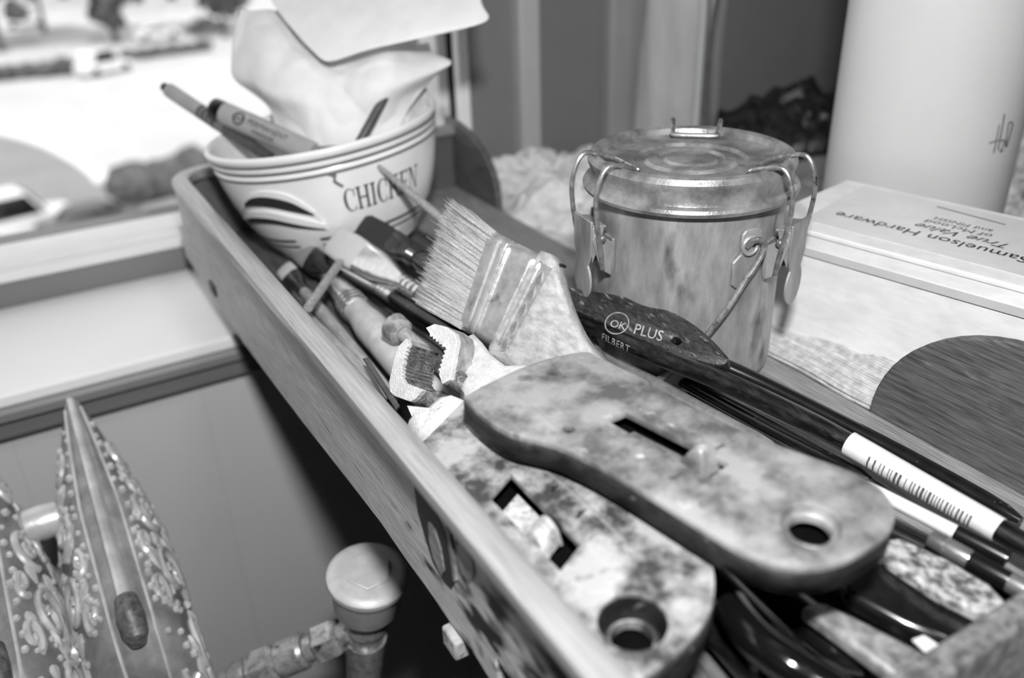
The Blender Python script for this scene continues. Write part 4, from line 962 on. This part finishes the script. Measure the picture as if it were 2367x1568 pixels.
jaw([(1014, 866), (1022, 888), (1040, 878), (1048, 835), (1056, 788), (1051, 771), (1030, 755), (1004, 749), (984, 758)],
    toothed((993, 772), (1028, 802), 5, 5)+toothed((1031, 808), (1016, 860), 5, 5), .010)
# cast bodies carrying the jaws into the grips
def castbody(px, z, th, name):
    pts = [at(x, y, z=zz) for x, y, zz in px]
    o_ = MB().prism(pts, (0, 0, -th)).build(name, m_cast, ply, bevel=.0045, angle=80); o_.modifiers['bevel'].segments = 5; o_.modifiers['bevel'].angle_limit = 1.2; return o_
castbody([(1070, 772, .056), (1098, 764, .058), (1118, 785, .058), (1140, 815, .057), (1172, 838, .056), (1215, 835, .056), (1290, 842, .055), (1280, 900, .054), (1140, 945, .052), (1080, 928, .050), (1062, 890, .049), (1072, 830, .052)], 0, .014, 'cast_arm')
castbody([(955, 948, .046), (985, 938, .048), (1010, 912, .049), (1045, 906, .049), (1078, 918, .049), (1100, 945, .048), (1060, 1010, .046), (1000, 1045, .045), (960, 1000, .042), (935, 972, .040)], 0, .016, 'cast_arm')
MB().tube([onj(950, 905, .008), onj(985, 930, .012), at(1030, 965, z=.040)], [.0046, .005, .005], 18).build('jaw_stem', m_tooth, ply)
MB().tube([onj(1030, 868, .006), onj(1052, 890, .010), at(1090, 930, z=.044)], [.0046, .005, .005], 18).build('jaw_stem', m_tooth, ply)

m_black = mat('shade_black_inside', 6, 9, 30, rough=.9, spec=.03)  # black painted in for the shade inside the grips
def grip(z0, outline, window, slits, holes, dish, m, depth, tilt=0):
    O = at(sum(p[0] for p in outline)/len(outline), sum(p[1] for p in outline)/len(outline), z=z0)
    nrm = Vector((tilt, -.04, 1)).normalized(); ux = Vector((0, -1, 0)); ux = (ux-nrm*ux.dot(nrm)).normalized(); uy = nrm.cross(ux)
    def fr(u, v, h): return O+ux*u+uy*v+nrm*h
    def iv(x, y):
        d_ = ray(x, y); q = CAM+d_*((O-CAM).dot(nrm)/d_.dot(nrm))-O; return (q.dot(ux), q.dot(uy))
    sm = [(p.x, p.y) for p in catmull([(*iv(*p), 0) for p in outline+[outline[0]]], 4)][:-1]
    ols = [sm, [iv(*p) for p in window]]
    for a_, b_, w_ in slits:
        a2, b2_ = Vector(iv(*a_)), Vector(iv(*b_)); d_ = (b2_-a2).normalized(); n_ = Vector((-d_.y, d_.x))*w_
        ols.append([tuple(a2-n_), tuple(b2_-n_), tuple(b2_+n_), tuple(a2+n_)])
    for x, y, r_ in holes:
        c_ = iv(x, y); ols.append([(c_[0]+r_*math.cos(a), c_[1]+r_*math.sin(a)) for a in [2*math.pi*k/20 for k in range(20)]])
    dx_, dy_, R_, r_in, dep = dish
    c_ = iv(dx_, dy_); ols.append([(c_[0]+R_*math.cos(a), c_[1]+R_*math.sin(a)) for a in [2*math.pi*k/32 for k in range(32)]])
    v, f = plate(ols, fr, .0022, .0005); gp = MB().add(v, f).build('grip_plate', m, ply, weld=True, angle=40)
    # pressed dish round the hanging hole
    Dc = fr(c_[0], c_[1], 0)
    MB().lathe([(R_+.0016, .0011), (R_+.0008, .0018), (R_-.0002, .0013), (R_-.0006, .0004)], 40, Dc, nrm).build('hole_rim', m, gp)
    MB().lathe([(R_-.0006, .0005), (R_-.0012, -dep*.6), (R_-.0022, -dep), (r_in+.0014, -dep*1.05)], 40, Dc, nrm).build('hole_wall', m if dep < .003 else m_side, gp)  # deep dish wall painted dark to stand for its shadow
    MB().lathe([(r_in+.0016, -dep*1.05), (r_in+.0010, -dep*.8), (r_in, -dep*.8), (r_in-.0002, -dep-.0015)], 40, Dc, nrm).build('hole_eyelet', m, gp)
    # side flange under the edge
    k = len(sm); vv = [fr(u, v_, -.0006) for u, v_ in sm]+[fr(u*1.0, v_, -depth) for u, v_ in sm]
    MB().add(vv, [(i, (i+1) % k, k+(i+1) % k, k+i) for i in range(k)]).build('grip_flange', m_side, ply, solid=.0012, angle=50)
    v, f = plate([sm], lambda u, v_, h: fr(u*.97, v_*.97, h-depth+.001), .001); MB().add(v, f).build('grip_shade_plate', m_black, ply)  # black sheet added so the openings look unlit inside
    return fr, iv, gp
A_out = [(1075, 925), (1150, 885), (1240, 846), (1345, 822), (1385, 836), (1440, 862), (1492, 888), (1520, 914), (1700, 1000), (1850, 1058), (1960, 1098), (2030, 1138), (2062, 1190), (2050, 1238), (2005, 1272), (1950, 1302), (1880, 1318), (1800, 1312), (1720, 1284), (1640, 1238), (1560, 1188), (1460, 1126), (1380, 1080), (1300, 1042), (1240, 1024), (1185, 1010), (1140, 985), (1100, 952)]
A_win = [(1396, 978), (1447, 957), (1692, 1080), (1636, 1116)]
frA, ivA, gA = grip(.064, A_out, A_win, [((1545, 1117), (1577, 1100), .0012), ((1650, 1047), (1676, 1033), .0012), ((1468, 1066), (1492, 1052), .0012)], [(1314, 1000, .0028)], (1874, 1222, .0098, .0066, .0016), m_grip, .0095)
B_out = [(978, 1030), (1030, 985), (1082, 930), (1120, 968), (1180, 1020), (1240, 1062), (1330, 1108), (1400, 1144), (1500, 1190), (1580, 1240), (1632, 1292), (1648, 1350), (1636, 1425), (1590, 1490), (1530, 1545), (1470, 1582), (1420, 1588), (1370, 1555), (1310, 1480), (1230, 1378), (1130, 1245), (1050, 1130), (1000, 1065)]
B_win = [(1128, 1157), (1181, 1098), (1346, 1266), (1296, 1332)]
frB, ivB, gB = grip(.048, B_out, B_win, [((1330, 1207), (1356, 1180), .0012), ((1266, 1150), (1296, 1122), .0012)], [(1207, 1046, .0026)], (1462, 1446, .0112, .0066, .0075), m_grip2, .013, tilt=-.05)
def slide(fr, iv, win, frac, kn, gp, m, hk, tt=.5, kl=.17, kw=.47):
    a0, a1, a2, a3 = [Vector(iv(*p)) for p in win]
    e = lambda s, t: a0.lerp(a3, s).lerp(a1.lerp(a2, s), t)
    MB().prism([fr(*e(s, t), -.0070) for s, t in ((.10, .03), (.10, .97), (frac, .97), (frac, .03))], (0, 0, .0014)).build('slide_plate', m, gp, bevel=.0003)
    c_ = e(kn, tt); lx = (e(kn+.1, .5)-e(kn, .5)).normalized(); ly = (e(kn, .6)-e(kn, .5)).normalized(); hw = (e(kn, 1)-e(kn, 0)).length*kw; hl = (a3-a0).length*kl
    vv = []
    for s, hgt in ((-1, -.004), (-.75, .0005), (-.2, hk), (.35, hk*1.05), (.8, .0015), (1, -.004)):
        for t_, k_ in ((-1, -.0035), (-.85, 0), (-.5, 1), (.5, 1), (.85, 0), (1, -.0035)):
            hz = k_*hgt if k_ == 1 else (min(hgt, 0)+(hgt*.55 if k_ == 0 else k_))
            q = c_+lx*(hl*s)+ly*(hw*t_); vv.append(fr(q.x, q.y, hz))
    MB().add(vv, [(i*6+j, i*6+j+1, (i+1)*6+j+1, (i+1)*6+j) for i in range(5) for j in range(5)]).build('slide_knob', m, gp, sub=2)
    # black sheet under the window, painted in for the hollow's shade
    MB().prism([fr(*e(s, t), -.0105) for s, t in ((-.08, -.15), (-.08, 1.15), (1.08, 1.15), (1.08, -.15))], (0, 0, .0008)).build('hollow_shade_sheet', m_black, gp)
m_knob = mat('pale_knob', 140, 178, 40, rough=.45, bump=.3)
slide(frA, ivA, A_win, .62, .77, gA, m_grip, .0058, .80, .12, .42)
slide(frB, ivB, B_win, .60, .62, gB, mat('smeared_slide', 110, 190, 60, rough=.45, bump=.4, spot=(90, .6, 60)), .0042, .5, .15, .44)
# pressed rib on the left grip, folded lips at the front of both
MB().tube(catmull([frB(*ivB(x, y), .0008) for x, y in ((1232, 1075), (1290, 1118), (1360, 1180), (1420, 1235), (1452, 1268))], 5), .0012, 8).build('pressed_rib', m_grip, gB)
MB().tube(catmull([frB(*ivB(x, y), .0006) for x, y in ((1218, 1090), (1278, 1132), (1345, 1195), (1405, 1252), (1448, 1285))], 5), .0010, 8).build('pressed_groove', m_side, gB)
MB().prism([frB(*ivB(x, y), .0012) for x, y in ((980, 1030), (1078, 930), (1098, 952), (1002, 1056))], (0, 0, .0009)).build('front_lip', m_grip2, gB, bevel=.0003)
MB().prism([frA(*ivA(x, y), .0012) for x, y in ((1082, 924), (1150, 888), (1240, 849), (1300, 832), (1262, 862), (1160, 908), (1100, 942))], (0, 0, .0006)).build('front_lip', m_grip, gA, bevel=.0003)
for px in ((1205, 1210), (1255, 1330)):
    q = ivB(px[0]-20, px[1]); 
rv = frA(*ivA(1480, 1062), .0008); MB().ball(rv, .0022, 12, 6, (1, 1, .5)).build('rivet', m_knob, gA)

# ================================================================== RADIATOR
m_rad = mat('cast_iron_paint', 165, 205, 12, rough=.36, metal=.3, bump=.25, bscale=80)
m_radb = mat('cast_iron_ground', 112, 150, 14, rough=.42, metal=.3, bump=.3)
m_radd = mat('cast_iron_recess', 60, 110, 60, rough=.5, metal=.2, bump=.4)
rad = thing('radiator', (-.05, .5, ZF), 'ornate cast iron radiator with scrolled sections below the window ledge', 'radiator')
def ridge_z(s):                                   # s 0 at the wall side .. 1 at the room side
    return -.066-.058*min(1, s/.76)**1.15 - (0 if s < .76 else .16*((s-.76)/.24)**2.2)
def half_w(s): return .009+.0235*min(1, (s/.42))**.7 if s < .42 else .0325-.003*max(0, (s-.8)/.2)
def sect(s, u, xc):
    """u in -1..1 across; |u|<.5 shoulder, beyond goes straight down"""
    y = .612-.225*s; w_ = half_w(s); z = ridge_z(s); a = abs(u)
    if a < .14: x, dz = w_*.30*(a/.14), 0
    elif a < .7: q = (a-.14)/.56; x, dz = w_*(.30+.70*math.sin(q*1.45)), -.05*q**1.7
    else: q = (a-.7)/.3; x, dz = w_*(.995-.05*q), -.05-(z-.05+.30)*0-.26*q
    return Vector((xc+math.copysign(x, u), y, z+dz+(.0025 if a < .12 else 0)))
def section(xc, full=True):
    sec = MB().grid(lambda i, j: sect(i, j*2-1, xc), 44, 60).build('section', m_radb, rad, angle=50)
    def nrm_(s, u):
        e_ = .004; a = sect(min(1, s+e_), u, xc)-sect(max(0, s-e_), u, xc); b = sect(s, min(1, u+e_), xc)-sect(s, max(-1, u-e_), xc)
        n_ = a.cross(b).normalized(); return n_ if n_.z > 0 or n_.x*math.copysign(1, u) > 0 else -n_
    orn = MB(); R_ = random.Random(int(abs(xc)*1000))
    def on(s, u, h=0): s = max(0, min(1, s)); return sect(s, u, xc)+nrm_(s, u)*h
    for sg in (1, -1):
        # scrolls
        for (s0, u0, rs, ru, tn, dr) in ((.60, .50, .085, .15, 1.7, 1), (.42, .40, .06, .12, 1.5, -1), (.76, .62, .065, .10, 1.6, -1), (.90, .45, .05, .10, 1.4, 1), (.30, .52, .05, .09, 1.3, 1), (.70, .30, .05, .07, 1.3, 1), (.50, .66, .05, .09, 1.5, -1), (.20, .38, .045, .10, 1.4, -1), (.84, .68, .05, .08, 1.5, 1), (.55, .30, .04, .06, 1.3, -1), (.36, .68, .05, .08, 1.4, 1), (.66, .76, .05, .07, 1.4, 1)):
            pts = []
            for k in range(30):
                t_ = k/29; a = dr*(2*math.pi*tn*t_)+.6; q = 1-.86*t_
                pts.append(on(s0+rs*q*math.cos(a), sg*(u0+ru*q*math.sin(a)), .0006))
            orn.tube(pts, [.0027*(1-.35*k/29) for k in range(30)], 8)
        # bordering beads
        for k in range(15):
            s = .12+.62*k/14+R_.uniform(-.008, .008); orn.ball(on(s, sg*R_.uniform(.20, .25), .0002), R_.uniform(.0018, .0032), 8, 5)
        for k in range(60):
            s, u = R_.uniform(.15, .95), R_.uniform(.26, .82); orn.ball(on(s, sg*u, .0002), R_.uniform(.0018, .0034), 7, 4)
        # leaf sprays
        for k in range(34):
            s, u = R_.uniform(.12, .9), R_.uniform(.28, .75); a = R_.uniform(-.9, .9)
            pts = [on(s+.03*t_*math.cos(a)+.012*t_*t_, sg*(u+.09*t_*math.sin(a)+.05*t_*t_), .0004) for t_ in (0, .25, .5, .75, 1)]
            orn.tube(pts, [.0008, .0024, .0030, .0022, .0006], 6)
        orn.tube([on(.04+.93*k/30, sg*.165, .0003) for k in range(31)], .0011, 6)
    oo = orn.build('scroll_relief', m_rad, sec); 
    # raised spine ending in a boss on the front
    sp = [sect(.02+.72*k/20, 0, xc)+Vector((0, 0, .0015)) for k in range(21)]
    MB().tube(sp, [.0028+.0022*k/20 for k in range(21)], 10, flat=(1, .7)).build('spine', m_rad, sec)
    bc = sect(.77, 0, xc)
    MB().tube([bc+Vector((0, .010, .003)), bc+Vector((0, -.004, .001)), bc+Vector((0, -.012, -.006)), bc+Vector((0, -.014, -.012))], [.0065, .0080, .0074, .0048], 16).build('boss', m_radd, sec)
    return sec
section(-.013); section(-.083); section(-.153)
for xc in (-.048, -.118):
    for (y, z) in ((.545, -.112), (.475, -.165), (.42, -.24)):
        MB().lathe([(.006, -.016), (.0115, -.010), (.0125, 0), (.0115, .010), (.006, .016)], 16, (xc, y, z), (1, 0, 0)).build('hub', m_rad, rad)
for xc in (-.013, -.153):
    for y in (.40, .60): MB().tube([(xc, y, -.35), (xc, y, ZF)], [.014, .018], 12).build('leg', m_rad, rad)
MB().bb(-.185, .02, .395, .612, -.43, -.36).build('lower_body', m_rad, rad, bevel=.01)

# air vent valve on its brass elbow
m_brass = mat('dull_brass', 135, 190, 60, rough=.35, metal=.5, spot=(60, .62, 60)); m_vent = mat('dull_vent_metal', 180, 195, 40, rough=.5, metal=.2)
VC = CAM+ray(850, 1340)*.520
vl = thing('air_valve', VC-Vector((0, 0, .045)), 'round radiator air vent on brass pipe fittings beside the tray', 'valve')
va = (Vector((.06, -.20, 1))).normalized()
MB().lathe([(0, .0075), (.0190, .0075), (.0225, .0066), (.0245, .0045), (.0248, .0022), (.0235, -.001), (.0215, -.006), (.0205, -.022), (.0165, -.030), (.012, -.033), (.008, -.034), (.001, -.034)], 48, VC, va).build('vent_body', m_vent, vl)
ex = MB(); hx = []
vx = va.orthogonal().normalized(); vy = va.cross(vx)
ex.prism([VC+va*.0068+vx*(.0145*math.cos(math.radians(60*k+20)))+vy*(.0145*math.sin(math.radians(60*k+20))) for k in range(6)], va*.0022); ex.build('hex_cap', m_vent, vl, bevel=.0008)
base_ = VC-va*.036
MB().lathe([(.001, -.026), (.010, -.026), (.0118, -.022), (.0118, -.010), (.0135, -.008), (.0135, 0), (.001, 0)], 24, base_, va).build('neck', m_brass, vl)
p0, p1 = base_-va*.008, CAM+ray(470, 1600)*.555
dv3 = (p1-p0).normalized(); Ln = (p1-p0).length
s = 0
for nm, l, r_, seg in (('nipple', .018, .0078, 24), ('hex_nut', .017, .0128, 6), ('threaded_pipe', .007, .0085, 20), ('coupling', .020, .0118, 24), ('hex_nut', .020, .0135, 6), ('collar', .012, .0105, 24), ('pipe', max(.01, Ln-.094)+.03, .0082, 20)):
    MB().tube([p0+dv3*s, p0+dv3*(s+l*.12), p0+dv3*(s+l*.88), p0+dv3*(s+l)], [r_*.88, r_, r_, r_*.88], seg).build(nm, m_brass, vl, angle=25); s += l
MB().tube([base_-va*.02, base_-va*.045, base_-va*.09], [.0135, .0120, .0110], 20).build('drop_pipe', m_brass, vl)
